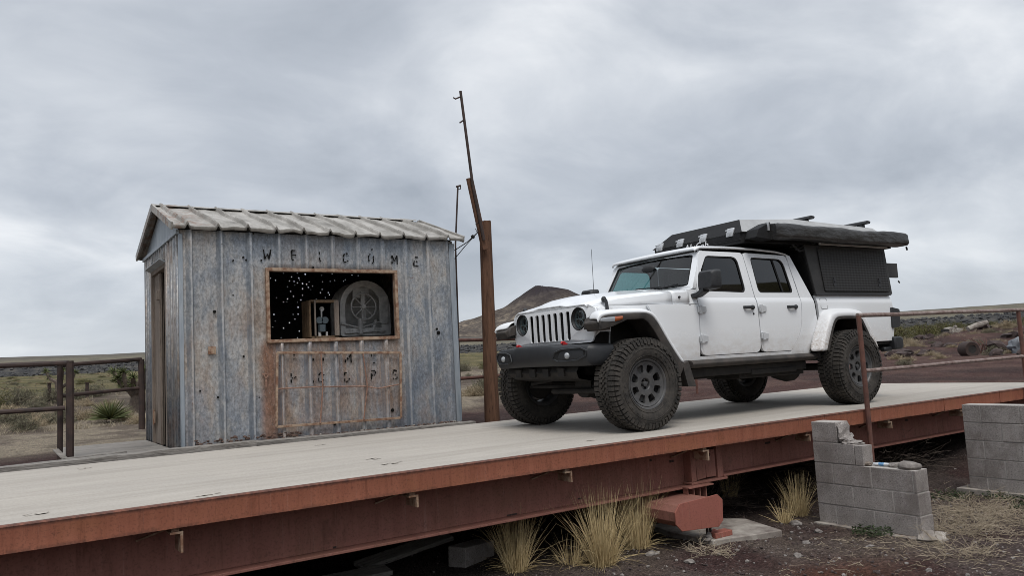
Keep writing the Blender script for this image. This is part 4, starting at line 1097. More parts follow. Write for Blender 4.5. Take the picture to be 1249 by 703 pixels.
# dark lining behind it (battens and boards inside)
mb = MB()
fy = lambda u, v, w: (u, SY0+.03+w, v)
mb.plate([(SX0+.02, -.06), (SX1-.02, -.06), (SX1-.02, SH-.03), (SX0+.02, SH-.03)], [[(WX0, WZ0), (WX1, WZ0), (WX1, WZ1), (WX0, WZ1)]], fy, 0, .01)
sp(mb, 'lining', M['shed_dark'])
holes = [(3.468,2.184,.0045),(3.675,2.192,.0068),(3.791,2.177,.0113),(3.588,2.135,.0068),(3.693,2.119,.009),(3.555,2.076,.0056),(3.621,2.068,.0079),(3.671,2.048,.0068),(3.746,2.036,.0101),(3.808,2.026,.0079),(3.83,1.981,.0079),(3.744,1.961,.009),(3.897,1.999,.0045),(3.868,1.949,.004),(3.568,1.92,.0068),(3.518,1.81,.0079),(3.606,1.848,.0068),(3.46,1.767,.0045),(3.508,1.767,.004),(3.715,1.795,.0079),(3.741,1.863,.0056),(3.67,1.688,.0101),(3.754,1.7,.0056),(3.667,1.586,.0079),(3.593,1.584,.0056),(3.619,1.514,.0068),(3.536,1.464,.0079),(3.45,1.386,.0068),(3.677,1.338,.0079),(3.736,1.324,.0056),(3.316,1.587,.009),(3.352,2.08,.0068),(3.282,2.109,.0056),(4.04,1.952,.0068),(4.014,1.904,.0068),(4.133,1.905,.0079),(4.152,1.873,.0079),(4.085,1.83,.0056),(4.168,2.074,.0056),(4.242,2.089,.0056),(4.382,2.078,.0056),(4.407,2.103,.0056),(4.203,2.19,.0056),(4.518,2.177,.0068),(4.617,2.168,.0056),(4.043,2.163,.0045),(4.05,2.069,.0045),(3.648,1.244,.0056),(3.409,1.251,.0045),(3.244,1.272,.0056),(3.295,1.406,.0045),(3.945,1.809,.0045),(3.33,1.49,.004),(3.36,1.83,.004),(3.525,1.99,.004),(3.66,1.76,.004),(3.70,2.09,.004),(3.632,2.01,.0045),(3.845,2.065,.0056),(4.716,1.959,.0079),(5.05,1.904,.006)]
mb = MB(); fb = lambda u, v, w: (u, SY1+w, v)
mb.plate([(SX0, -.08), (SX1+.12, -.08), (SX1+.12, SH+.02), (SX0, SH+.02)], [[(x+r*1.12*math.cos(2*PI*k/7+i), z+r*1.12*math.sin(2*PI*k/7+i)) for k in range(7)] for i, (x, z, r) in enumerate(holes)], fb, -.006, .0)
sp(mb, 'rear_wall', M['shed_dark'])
o = None
# right end wall
mb = MB()
pr = [(SX1, SY0)]
for k in range(8):
    y = SY0+.2+.29*k; pr += [(SX1, y-.025), (SX1+.02, y-.012), (SX1+.02, y+.012), (SX1, y+.025)]
pr.append((SX1, SY1))
mb.loft([[(x, y, z) for x, y in pr] for z in (-.08, SH)]); mb.add([(SX1, SY0, SH), (SX1, SY1, SH), (SX1, (SY0+SY1)/2, RZ-.03)], [[0,1,2]])
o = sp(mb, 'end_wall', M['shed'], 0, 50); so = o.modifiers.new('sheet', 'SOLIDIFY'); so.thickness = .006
# left end wall with the doorway
DY0, DY1, DZ = 9.66, 10.66, 2.10
mb = MB(); prof = [(SY0, 0)]
for y in (8.98, 9.12, 9.30, 9.46, 9.60):
    prof += [(y-.02, 0), (y-.008, -.018), (y+.008, -.018), (y+.02, 0)]
prof += [(DY0, 0), (DY1, 0)]
for y in (10.76, 10.9, 11.05): prof += [(y-.02, 0), (y-.008, -.018), (y+.008, -.018), (y+.02, 0)]
prof += [(SY1, 0)]
for i in range(len(prof)-1):
    (ya, xa), (yb, xb) = prof[i], prof[i+1]
    z0 = DZ if (DY0-.001 <= ya and yb <= DY1+.001) else -.08
    mb.add([(SX0+xa, ya, z0), (SX0+xb, yb, z0), (SX0+xb, yb, SH), (SX0+xa, ya, SH)], [[0,1,2,3]])
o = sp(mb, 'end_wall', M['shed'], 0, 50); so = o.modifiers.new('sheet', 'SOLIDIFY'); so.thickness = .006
# ribs over the door and the flat gable sheet
for k in range(7):
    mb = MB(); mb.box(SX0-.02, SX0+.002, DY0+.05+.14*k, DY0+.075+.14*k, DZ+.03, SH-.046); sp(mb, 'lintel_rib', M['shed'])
mb = MB(); ym = (SY0+SY1)/2
mb.plate([(SY0+.02, SH), (SY1-.02, SH), (ym, RZ-.03)], [], lambda u, v, w: (w, u, v), SX0+.004, SX0+.012); sp(mb, 'gable', M['corner'])
mb = MB(); mb.box(SX0-.03, SX0+.003, SY0-.01, SY1, SH-.045, SH); sp(mb, 'gable_trim', M['corner'], .004)
# door frame, drip flashing, boards of the open door
mb = MB()
for y in (DY0, DY1-.06): mb.box(SX0-.012, SX0+.10, y, y+.06, -.05, DZ)
mb.box(SX0-.012, SX0+.10, DY0+.06, DY1-.06, DZ-.06, DZ); df = sp(mb, 'door_frame', M['greywood_z'], .004)
mb = MB(); mb.bar((SX0-.04, DY0-.03, DZ+.01), (SX0-.04, DY1+.02, DZ+.01), .08, .010, 0, (.5, 0, 1)); sp(mb, 'door_flashing', M['corner'])
mb = MB(); mb.box(SX0+.02, SX0+.055, DY0+.50, DY1-.06, -.03, DZ-.06); mb.box(SX0+.0, SX0+.03, DY0+.47, DY0+.53, -.03, DZ-.08); mb.tube([(SX0-.0, DY0+.5, 1.82), (SX0-.0, DY0+.5, 1.7)], .028, 8)
dr = sp(mb, 'door', M['greywood_z'], .004)
mb = MB(); mb.box(SX0-.016, SX0-.008, DY1-.2, DY1-.08, .22, .36); mb.tube([(SX0-.014, DY1-.14, .2), (SX0-.014, DY1-.14, .38)], .012, 8); sp(mb, 'door_hinge', M['rustframe'])
# corner trims
for x0, x1, y0, y1 in ((SX0-.006, SX0+.035, SY0-.012, SY0+.03), (SX0-.006, SX0+.03, SY1-.03, SY1+.006)):
    mb = MB(); mb.box(x0, x1, y0, y1, -.07, SH-.046); sp(mb, 'corner_trim', M['corner'], .004)
mb = MB(); mb.box(SX1-.055, SX1+.026, SY0-.014, SY0+.03, -.07, SH-.03); sp(mb, 'corner_trim', M['corner'], .006)
# roof: two sheets with rolled ribs, dented eave
def roof():
    mb = MB()
    ribs = [SX0+.06+.318*k for k in range(12)]
    xs = []
    x = SX0-.08
    while x < SX1+.14: xs.append(x); x += .0105
    sl = [0, .03, .1, .2, .35, .5, .65, .8, .9, 1.0, 1.03]
    def pt(x, t, s):
        yc = (SY0+SY1)/2; run = (SY1-SY0)/2+.10
        y = yc + s*run*t; z = RZ-(RZ-SH-.02)*t + .02
        d = min(abs(x-(r-.05+.06*t)) for r in ribs)     # ribs run slightly askew
        b = .046*max(0, 1-(d/.020)**2)
        dent = .018*mnoise.noise(Vector((x*1.9, y*1.5+s, 1)))*min(1, t*3)+.014*mnoise.noise(Vector((x*7, y*5, 3)))
        ev = 0
        if t > .85:
            q = (t-.85)/.15; ev = -q*(.006+.05*abs(mnoise.noise(Vector((x*2.1, 0, 8))))) 
        z += b+dent+ev
        if t > 1.001: y = yc+s*(run-.004); z -= .02+.012*mnoise.noise(Vector((x*5, 2, 2)))
        return (x+.02*dent, y, z)
    for s in (-1, 1):
        mb.loft([[pt(x, t, s) for t in sl] for x in xs])
    return mb
o = sp(roof(), 'roof', M['roof'], 0, 26); so = o.modifiers.new('sheet', 'SOLIDIFY'); so.thickness = .003
mb = MB(); run = (SY1-SY0)/2+.10; yc_ = (SY0+SY1)/2
def ridge_pt(x): return (x, yc_, RZ+.052+.014*mnoise.noise(Vector((x*3, 0, 0))))
secs = [[(x, yc_-.09, RZ+.018), (x, yc_-.03, RZ+.045), ridge_pt(x), (x, yc_+.03, RZ+.045), (x, yc_+.09, RZ+.018)] for x in [SX0-.09+.1*k for k in range(36)]]
mb.loft(secs); o = sp(mb, 'ridge_cap', M['roof'], 0, 60)
for s in (-1, 1):     # barge trims of the gables
    for x in (SX0-.085, SX1+.125):
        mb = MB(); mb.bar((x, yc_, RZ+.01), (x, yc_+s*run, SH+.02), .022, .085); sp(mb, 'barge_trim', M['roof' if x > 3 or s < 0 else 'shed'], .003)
mb = MB(); mb.box(SX0+.02, SX1-.02, SY0+.004, SY0+.03, SH-.02, SH+.02); sp(mb, 'eave_batten', M['shed_dark'])
# window frame of rusty angle
mb = MB(); f = .038
for x0, x1, z0, z1 in ((WX0-f, WX1+f, WZ1, WZ1+f), (WX0-f, WX1+f, WZ0-f, WZ0), (WX0-f, WX0, WZ0, WZ1), (WX1, WX1+f, WZ0, WZ1)):
    mb.box(x0, x1, SY0-.050, SY0+.02, z0, z1)
wf = sp(mb, 'window_frame', M['rustframe'], .004)
mb = MB(); mb.box(WX0-.02, WX1+.02, SY0+.0205, SY0+.07, WZ0-.02, WZ0-.002); sp(mb, 'window_sill', M['rustframe'])
# dropped shutter: rusty angle rim with bent rods, hanging below the window
mb = MB(); yr = SY0-.062
c4 = [(2.637, .975), (4.154, .915), (4.128, .122), (2.608, .15)]
for a, b in zip(c4, c4[1:]+c4[:1]): mb.bar((a[0], yr, a[1]), (b[0], yr, b[1]), .016, .028)
st = sp(mb, 'shutter_rim', M['rustframe'], .002)
mb = MB()
mb.tube([(2.627, yr, .571), (3.1, yr, .565), (3.67, yr, .534), (3.849, yr+.01, .497), (4.12, yr, .53)], .007, 6)
for pts in ([(3.141, .947), (3.150, .551), (3.107, .145)], [(3.659, .926), (3.70, .533), (3.638, .139)]):
    mb.tube([(x, yr-.012, z) for x, z in pts], .0085, 6)
sp(mb, 'shutter_rod', M['rustrod'])
mb = MB(); mb.box(1.905, 1.985, SY0-.034, SY0-.02, .985, 1.07); mb.box(1.925, 1.965, SY0-.046, SY0-.034, .99, 1.05); sp(mb, 'latch_plate', M['rustframe'], .002)
mb = MB(); mb.tube([(2.50, SY0-.03, 1.06), (2.56, SY0-.03, .80)], .004, 5); mb.box(2.47, 2.56, SY0-.034, SY0-.028, .74, .752); mb.bar((2.49, SY0-.03, .74), (2.515, SY0-.03, .69), .01, .012); mb.bar((2.54, SY0-.03, .74), (2.515, SY0-.03, .69), .01, .012); mb.box(2.505, 2.525, SY0-.034, SY0-.028, .60, .68); sp(mb, 'bent_wire', M['rustrod'])
# stencilled letters, patchy
GL = {'W': [(0,1,.12,0,.08),(.12,0,.4,.55,.0),(.4,.55,.62,0,.5),(.62,.1,.8,1,.25)], 'E': [(0,0,0,1,.2),(0,1,.6,1,.3),(0,.5,.5,.5,.1),(0,0,.6,0,.2)], 'L': [(.1,1,.1,.1,.05),(.1,0,.6,0,.5)],
      'C': [(.55,.95,.2,1,.1),(.15,.95,0,.6,.15),(0,.45,.02,.1,.3),(.1,0,.35,0,.1),(.45,.1,.6,.2,.4),(.6,.8,.62,.7,0)], 'O': [(.1,1,.5,1,.1),(0,.9,0,.5,.05),(0,.45,.05,.05,.1),(.1,0,.5,0,.05),(.6,.1,.6,.6,.1),(.6,.65,.58,.95,.2)],
      'M': [(0,0,.02,1,.3),(.05,1,.33,.35,.1),(.36,.35,.66,1,.2),(.7,1,.7,0,.4)], 'R': [(0,0,0,1,.1),(0,1,.5,.95,.2),(.55,.9,.5,.55,.2),(.1,.5,.45,.5,.2),(.3,.45,.6,0,.5)], 'P': [(0,0,0,1,.05),(0,1,.5,.97,.1),(.55,.9,.5,.5,.2),(.1,.48,.4,.48,.2)],
      'S': [(.55,.9,.1,1,.1),(.05,.9,.05,.6,.1),(.1,.55,.5,.45,.2),(.55,.4,.55,.1,.1),(.45,0,.0,.05,.15)], 'T': [(.0,1,.6,1,.35),(.3,1,.3,0,.5)], 'D': [(0,0,0,1,.1),(0,1,.4,.95,.2),(.55,.8,.55,.2,.2),(.45,.05,0,0,.3)], 'F': [(0,0,0,1,.0),(0,1,.6,1,.1),(0,.52,.42,.52,.2)]}
def letter(mb, ch, x, z, h, keep, seed):
    r = random.Random(seed)
    for (a, b, c, d, gap) in GL[ch]:
        n = 3
        for k in range(n):
            if r.random() > keep: continue
            t0, t1 = k/n+gap*.06, (k+1)/n+.02; w = h*.15*r.uniform(.6, 1.15)
            p = ((lerp(a, c, t0)-.32)*h*.95+x, (lerp(b, d, t0)-.5)*h+z); q = ((lerp(a, c, t1)-.32)*h*.95+x, (lerp(b, d, t1)-.5)*h+z)
            yl = SY0-.014
            mb.bar((p[0], yl, p[1]), (q[0], yl, q[1]), .004+.001*r.random(), w, 0)
for i, (ch, x, z) in enumerate((('W',2.559,2.102),('E',2.883,2.100),('L',3.204,2.095),('C',3.509,2.087),('O',3.836,2.083),('M',4.145,2.078),('E',4.445,2.065))):
    mb = MB(); letter(mb, ch, x, z, .108, .78, 30+i); sp(mb, 'stencil_letter', M['paint_letter'], 0, 0)
for i, (ch, x, z, kp) in enumerate((('T',2.753,.885,.25),('R',2.834,.895,.22),('M',3.491,.878,.55),('E',3.822,.862,.25),('T',3.19,.88,.3),('R',2.837,.68,.5),('C',3.158,.672,.75),('D',3.475,.655,.5),('P',3.814,.660,.75),('S',4.096,.653,.7))):
    mb = MB(); letter(mb, ch, x, z, .108, kp, 80+i)
    if mb.v: sp(mb, 'stencil_letter', M['paint_letter'], 0, 0)
for (x, z, r) in ((3.048,.626,.020),(3.061,.879,.016),(2.30,2.06,.012),(2.36,2.03,.014),(2.33,2.03,.010),(2.50,2.03,.010),(4.63,2.05,.012),(3.85,2.2,.009),(2.19,2.02,.01),(1.98,1.45,.018),(4.04,.22,.022),(3.30,.12,.016),(2.0,.52,.012),(4.72,1.15,.025),(4.7,1.2,.015),(3.1,1.96,.012),(4.3,1.985,.012),(1.82,.6,.01),(2.28,.95,.012)):
    mb = MB(); mb.lathe([(.0001, -.003), (r, -.003), (r*.9, .012)], 8, 0, (x, SY0-.016, z)); sp(mb, 'bullet_hole', M['paint_letter'], 0, 0)
M['rubble'] = m_noise('red_brown_rubble', (.06,.035,.028), (.13,.085,.065), 30, .95, 0, .3)
# rubble and rotten sill along the foot of the wall
mb = MB()
for i in range(420):
    x = random.uniform(SX0+.12, SX1); t = abs(random.gauss(0, .05))
    mb.rock((x, SY0-.05-t, .0+.02*random.random()), random.uniform(.004, .016), 0 if random.random() < .6 else 1, 1, .5, (1.4, 1, .7), i)
for i in range(60):
    x = random.uniform(SX0+.1, 2.9); mb.rock((x, SY0-.035, .03+.05*random.random()), random.uniform(.006, .02), 0, 1, .5, (1.5, .7, .8), i+300)
o = mb.build('rubble', [M['rubble'], M['foot_concrete']], smooth=20); tag(o, None, None, None, 'stuff')
# weathered timbers and the porch slab
mb = MB(); mb.box(.62, SX0-.02, 8.80, 11.1, -.12, -.015); o = mb.build('porch_slab', M['greywood_x'], bevel=.008); tag(o, 'flat grey weathered porch slab in front of the shed doorway', 'slab')
def timber(p, q, w, h, lab):
    mb = MB(); p = Vector(p); q = Vector(q); n = 8; secs = []
    d = (q-p).normalized(); s = d.cross(Vector((0,0,1)))
    for i in range(n+1):
        c = p.lerp(q, i/n); j = .008*mnoise.noise(Vector((c.x*4, c.y, 1)))
        secs.append([tuple(c+s*a*w/2+Vector((0,0,b*h/2+j+.004*mnoise.noise(Vector((c.x*9, a*3, b*3))))) ) for a, b in ((-1,-1),(1,-1),(1,1),(-1,1))])
    mb.loft(secs, 0, True, True); o = mb.build('timber', M['greywood_x'], bevel=.006); tag(o, lab, 'timber'); return o
timber((-1.4, 8.50, -.02), (1.0, 8.62, .0), .16, .09, 'long split grey timber along the far edge of the platform, left of the shed')
timber((.98, 8.60, .005), (2.3, 8.55, .01), .14, .08, 'grey timber lying along the platform edge in front of the shed corner')
timber((.55, 8.74, .02), (1.1, 8.9, .02), .08, .05, 'thin grey timber offcut lying on the porch slab edge by the rail post')
timber((2.25, 8.63, .0), (5.0, 8.58, -.012), .14, .06, 'long flat grey timber in the seam between the shed wall and the platform')
timber((.50, 9.18, .1), (.60, 9.0, -.02), .07, .02, 'pale split board leaning at the foot of the thickest rail post')
for x, y, r, lab in ((5.35, 9.6, .09, 'rounded pale stone on the red dirt between the shed and the wooden pole'), (5.18, 9.5, .06, 'smaller white stone beside the shed, left of the rounded one')):
    mb = MB(); mb.rock((0, 0, 0), r, 0, 2, .3, (1, 1, .85), int(r*100)); o = mb.build('stone', M['pale_stone']); o.location = (x+1.3, y+2.6, gz(x+1.3, y+2.6)+.04); tag(o, lab, 'stone')
# ---- inside: old scale dial housing and a boxed lamp
dm = empty('weighing_scale', (4.00, 9.64, -.025), 'old grey round-topped scale housing with a spoked wheel inside the shed window', 'scale')
DI = Matrix.Translation((-4.10, -9.95, 0))
def dp(mb, name, mat, bevel=0):
    o = mb.build(name, mat, None, 40, bevel); o.parent = dm; o.matrix_parent_inverse = DI; return o
arch = [(3.79, 1.20), (4.49, 1.20)] + [(4.14+.35*math.cos(a), 1.575+.35*math.sin(a)) for a in [PI*k/20 for k in range(21)]]
inn = [(3.86, 1.30), (4.36, 1.30)] + [(4.11+.25*math.cos(a), 1.575+.265*math.sin(a)) for a in [PI*k/20 for k in range(21)]]
mb = MB(); mb.plate(rpoly(arch, .03, 2), [inn], lambda u, v, w: (u, w, v), 9.90, 9.93); mb.plate(rpoly(arch, .03, 2), [], lambda u, v, w: (u, w, v), 10.22, 10.25)
out = rpoly(arch, .03, 2); n = len(out)
mb.loft([[(u, 9.915, v) for u, v in out], [(u, 10.235, v) for u, v in out]], 0, True)
mb.box(3.9, 4.4, 9.95, 10.2, 0, 1.2)
dp(mb, 'scale_housing', M['castiron'])
mb = MB(); wc = (4.10, 9.86, 1.575); 
mb.tube([(wc[0]+.172*math.cos(a), wc[1], wc[2]+.172*math.sin(a)) for a in [2*PI*k/32 for k in range(32)]], .011, 8, 0, False, True)
for k in range(8): a = PI*k/4; mb.tube([(wc[0], wc[1], wc[2]), (wc[0]+.172*math.cos(a), wc[1], wc[2]+.172*math.sin(a))], .006, 6)
mb.lathe([(.0001, -.02), (.025, -.02), (.025, .02), (.0001, .02)], 14, 0, wc); dp(mb, 'wheel', M['castiron'])
mb = MB(); mb.box(4.075, 4.13, 9.875, 9.90, 1.36, 1.78); mb.box(3.99, 4.22, 9.94, 9.97, 1.70, 1.83); dp(mb, 'upright_bar', M['castiron'])
mb = MB(); mb.tube([(3.80, 9.88, 1.36), (4.05, 9.88, 1.30), (4.3, 9.88, 1.37), (4.45, 9.9, 1.35)], .012, 6); mb.tube([(3.85, 9.88, 1.24), (4.4, 9.88, 1.26)], .015, 6)
for k in range(8): mb.rock((3.86+.07*k, 9.89, 1.235+.03*random.random()), .028, 0, 1, .4, (1, .6, 1), k)
mb.tube([(4.05, 9.87, 1.42), (4.05, 9.87, 1.22)], .03, 8); mb.tube([(4.28, 9.89, 1.40), (4.22, 9.89, 1.24)], .018, 8); dp(mb, 'linkage', M['castiron'])
mb = MB(); mb.box(4.33, 4.46, 9.88, 9.898, 1.36, 1.72); dp(mb, 'side_cover', M['castiron'], .01)
bxm = empty('gauge_box', (3.37, 9.3, 1.16), 'open-fronted brown wooden box with a blue gauge, standing in the shed window', 'wooden box')
BI = Matrix.Translation((-3.37, -9.3, -1.16))
def gp(mb, name, mat, bevel=.003):
    o = mb.build(name, mat, None, 35, bevel); o.parent = bxm; o.matrix_parent_inverse = BI; return o
mb = MB(); mb.box(3.13, 3.155, 9.15, 9.42, 1.15, 1.60); mb.box(3.155, 3.50, 9.15, 9.42, 1.585, 1.605); mb.box(3.155, 3.50, 9.15, 9.42, 1.10, 1.165); gp(mb, 'box_case', M['boxwood'])
for x0, x1 in ((3.19, 3.21), (3.44, 3.50)):
    mb = MB(); mb.box(x0, x1, 9.13, 9.15, 1.165, 1.60); gp(mb, 'box_post', M['greywood_z'])
mb = MB(); mb.box(3.21, 3.44, 9.13, 9.15, 1.57, 1.60); gp(mb, 'box_rail', M['boxwood'])
mb = MB()
for q in (3.285, 3.355): mb.lathe([(.0001, -.03), (.042, -.03), (.046, .0), (.042, .03), (.0001, .03)], 16, 0, (q, 9.25, 1.36))
mb.tube([(3.32, 9.25, 1.31), (3.32, 9.25, 1.22)], .05, 10); gp(mb, 'gauge', M['blueglass'], 0)
mb = MB(); mb.tube([(3.32, 9.25, 1.40), (3.32, 9.25, 1.50)], .01, 8); mb.lathe([(.03, -.02), (.0001, .03)], 10, 0, (3.32, 9.25, 1.5)); mb.tube([(3.29, 9.25, 1.22), (3.29, 9.25, 1.165)], .02, 8); mb.tube([(3.38, 9.25, 1.22), (3.38, 9.25, 1.165)], .015, 8); gp(mb, 'gauge_stem', M['castiron'], 0)
mb = MB(); mb.box(2.9, 3.75, 9.13, 9.5, 1.08, 1.10)
mb.box(2.9, 2.94, 9.13, 9.5, -.05, 1.08); mb.box(3.7, 3.74, 9.13, 9.5, -.05, 1.08)
o = mb.build('bench', M['boxwood'], bevel=.003); tag(o, 'brown wooden bench inside the shed carrying the gauge box', 'bench')
mb = MB(); mb.box(SX0+.05, SX1-.05, SY0+.05, SY1-.02, -.1, -.02); sp(mb, 'shed_floor', M['shed_dark'])

# ------------------------------------------------------------------ scrap on the right field
def wreck(px, D, s, label, rz):
    x, y = polar(px, D); r = empty('wrecked_trailer', (x, y, gz(x, y)), label, 'wreck', None, rz); r.scale = (s, s, s)
    mb = MB(); mb.plate([(-1.1,.0),(1.1,.15),(1.0,.55),(.2,.5),(-.2,.72),(-1.0,.6)], [], lambda u, v, w: (u, w, v+.1*w), -.35, .35); mb.build('body_panel', M['foot_concrete'], r, bevel=.03)
    mb = MB(); mb.box(-1.4, -.85, -.4, .3, 0, .5); mb.build('dark_end', M['chassis'], r, bevel=.05)
    mb = MB(); mb.rock((.35, 0, .72), .2, 0, 2, .3); mb.build('bundle', M['foot_concrete'], r)
    return r
x, y = polar(1158, 36); wreck(1157, 38, .42, 'wrecked white-panelled trailer lying on the dark mound in the right background', FANG-PI/2+.25)
x, y = polar(1188, 35); mb = MB()
mb.tube([(-.5, 0, .0), (0, 0, .16), (.45, 0, .26)], [.12, .13, .10], 10); o = mb.build('tank', M['foot_concrete']); o.location = (x, y, gz(x, y)+.2); o.rotation_euler = (0, 0, FANG-PI/2+.1); tag(o, 'slanted white tank half buried in scrub in the right background', 'tank')
x, y = polar(1172, 22.5); r = empty('rusty_drum', (x, y, gz(x, y)), 'big round rusty drum lying on its side on the red ground, right background', 'drum', None, FANG-PI/2); r.scale = (.38, .38, .38)
mb = MB(); mb.lathe([(.30, -.05), (.55, -.08), (.60, 0), (.60, .9), (.0001, .92)], 26, 0, (.35, 0, .5)); mb.v = [tuple(Vector(p)+Vector((1,0,1))*.07*mnoise.noise(Vector(p)*2.2)) for p in mb.v]; mb.build('drum_shell', M['rustdark'], r)
mb = MB(); mb.lathe([(.0001, .0), (.30, -.02), (.31, -.05)], 20, 0, (.35, 0, .5)); mb.build('drum_end', M['chassis'], r)
mb = MB()
for k in range(10):
    a = random.uniform(-1, 1); mb.tube([(.4*a, .3, .0), (.1+.3*a, .2, .3), (.5*a, .3, .25+random.random()*.25)], .012, 5)
x, y = polar(1188, 24); o = mb.build('scrap_hoops', M['rustpipe']); o.location = (x, y, gz(x, y)); o.rotation_euler = (0, 0, FANG-PI/2); tag(o, 'tangle of bent rusty rods beside the big rusty drum', 'scrap metal')
x, y = polar(1233, 23); mb = MB(); mb.rock((0, 0, .22), .28, 0, 3, .4, (1.1, .8, .85), 3); o = mb.build('boulder', m_noise('blue_grey_boulder', (.10,.11,.125), (.22,.23,.245), 3, .9, 0, .4)); o.location = (x, y, gz(x, y)); tag(o, 'blue-grey boulder standing out at the right edge of the far field', 'boulder')
for i in range(18):
    D = random.uniform(24, 40); px = random.uniform(1085, 1265); r = random.uniform(.1, .3); x, y = polar(px, D)
    mb = MB(); mb.rock((0, 0, 0), r, 0, 2, .5, (1.5, 1.1, .75), i+70); o = mb.build('cinder_rock', M['dark_stone'], smooth=25); o.location = (x, y, gz(x, y)+r*.2); o.rotation_euler = (0, 0, i); tag(o, 'rough dark cinder rock lying in the scrub of the far right field', 'rock', 'dark cinder rocks of the right field')
for px, D, r, lab in ((1093, 24, .22, 'low dark stone on the red ground behind the truck bumper'), (1206, 21, .16, 'dark red stone on the red ground right of the big drum'), (1245, 20, .2, 'dark red stone at the far right edge, below the blue-grey boulder')):
    x, y = polar(px, D); mb = MB(); mb.rock((0, 0, .0), r, 0, 2, .4, (1.6, 1, .7), int(px)); o = mb.build('stone', M['dark_stone']); o.location = (x, y, gz(x, y)+.05); tag(o, lab, 'stone')
# ------------------------------------------------------------------ the pickup truck (local: x back from the front axle, -y towards the camera, z up)
TX, TY = 5.2207, 6.6417
truck = empty('pickup_truck', (TX, TY, 0), 'dusty white lifted crew-cab pickup with a dark roof tent camper, parked on the weighing platform', 'pickup truck')
WB, TR, HW = 3.487, .4495, 1.03
FIXED = {'axle', 'steering_link', 'coil_spring', 'shock_absorber', 'wheel_well', 'frame', 'underbody'}
BUMP = {'front_bumper', 'lamp_recess', 'recess_trim', 'fog_lamp', 'tow_hook', 'air_dam'}
def tb(mb, name, mat, bevel=0, smooth=35, parent=None, seg=2):
    if name not in FIXED:      # short front overhang
        k = .88 if name in BUMP else .80
        mb.v = [(p[0]*k if p[0] < 0 else p[0], p[1], p[2]) for p in mb.v]
    return mb.build(name, mat, parent or truck, smooth, bevel, seg)
def fside(s, off=0):  return lambda u, v, w: (u, s*(ys(v)+off-w), v)
def ys(z):
    """half width of the cab side at height z"""
    return float(np.interp(z, [.60, .70, .85, 1.10, 1.235, 1.275, 1.31, 1.40, 1.86], [.765, .782, .797, .803, .800, .793, .778, .766, .700]))
ZL = [.60, .64, .66, .675, .69, .71, .74, .78, .85, .95, 1.05, 1.15, 1.235, 1.255, 1.275, 1.29, 1.31]
def strip(mb, zs, xl, xr, s, off=0, th=.03, mi=0, nseg=6):
    """side panel between x=xl(z) and x=xr(z), following the body's section"""
    A = []; B = []
    for z in zs:
        a, b = xl(z), xr(z)
        A.append([(lerp(a, b, k/nseg), s*(ys(z)+off), z) for k in range(nseg+1)])
        B.append([(lerp(a, b, k/nseg), s*(ys(z)+off-th), z) for k in range(nseg+1)])
    mb.loft(A, mi); mb.loft(B, mi)
    mb.loft([[r[0] for r in A], [r[0] for r in B]], mi); mb.loft([[r[-1] for r in A], [r[-1] for r in B]], mi)
    mb.loft([A[0], B[0]], mi); mb.loft([A[-1], B[-1]], mi)
def rnd(x, z0, r, sgn):
    """bottom corner rounding: offset of the panel edge at height z"""
    return lambda z: x if z > z0+r else x + sgn*(r-math.sqrt(max(0, r*r-(z0+r-z)**2)))
def up_fn(s, off=0): return lambda u, v, w: (u, s*(ys(v)+off-w), v)

# --- body shell behind the panels (dark), floor, firewall
mb = MB()
for s in (-1, 1):
    mb.box(.35, 3.02, s*.70-.03, s*.70+.03, .62, 1.27)
mb.box(.95, 3.02, -.72, .72, .60, .66); mb.box(.90, .95, -.72, .72, .60, 1.30); mb.box(2.93, 2.99, -.72, .72, .60, 1.30)
tb(mb, 'cab_floor', M['interior'])
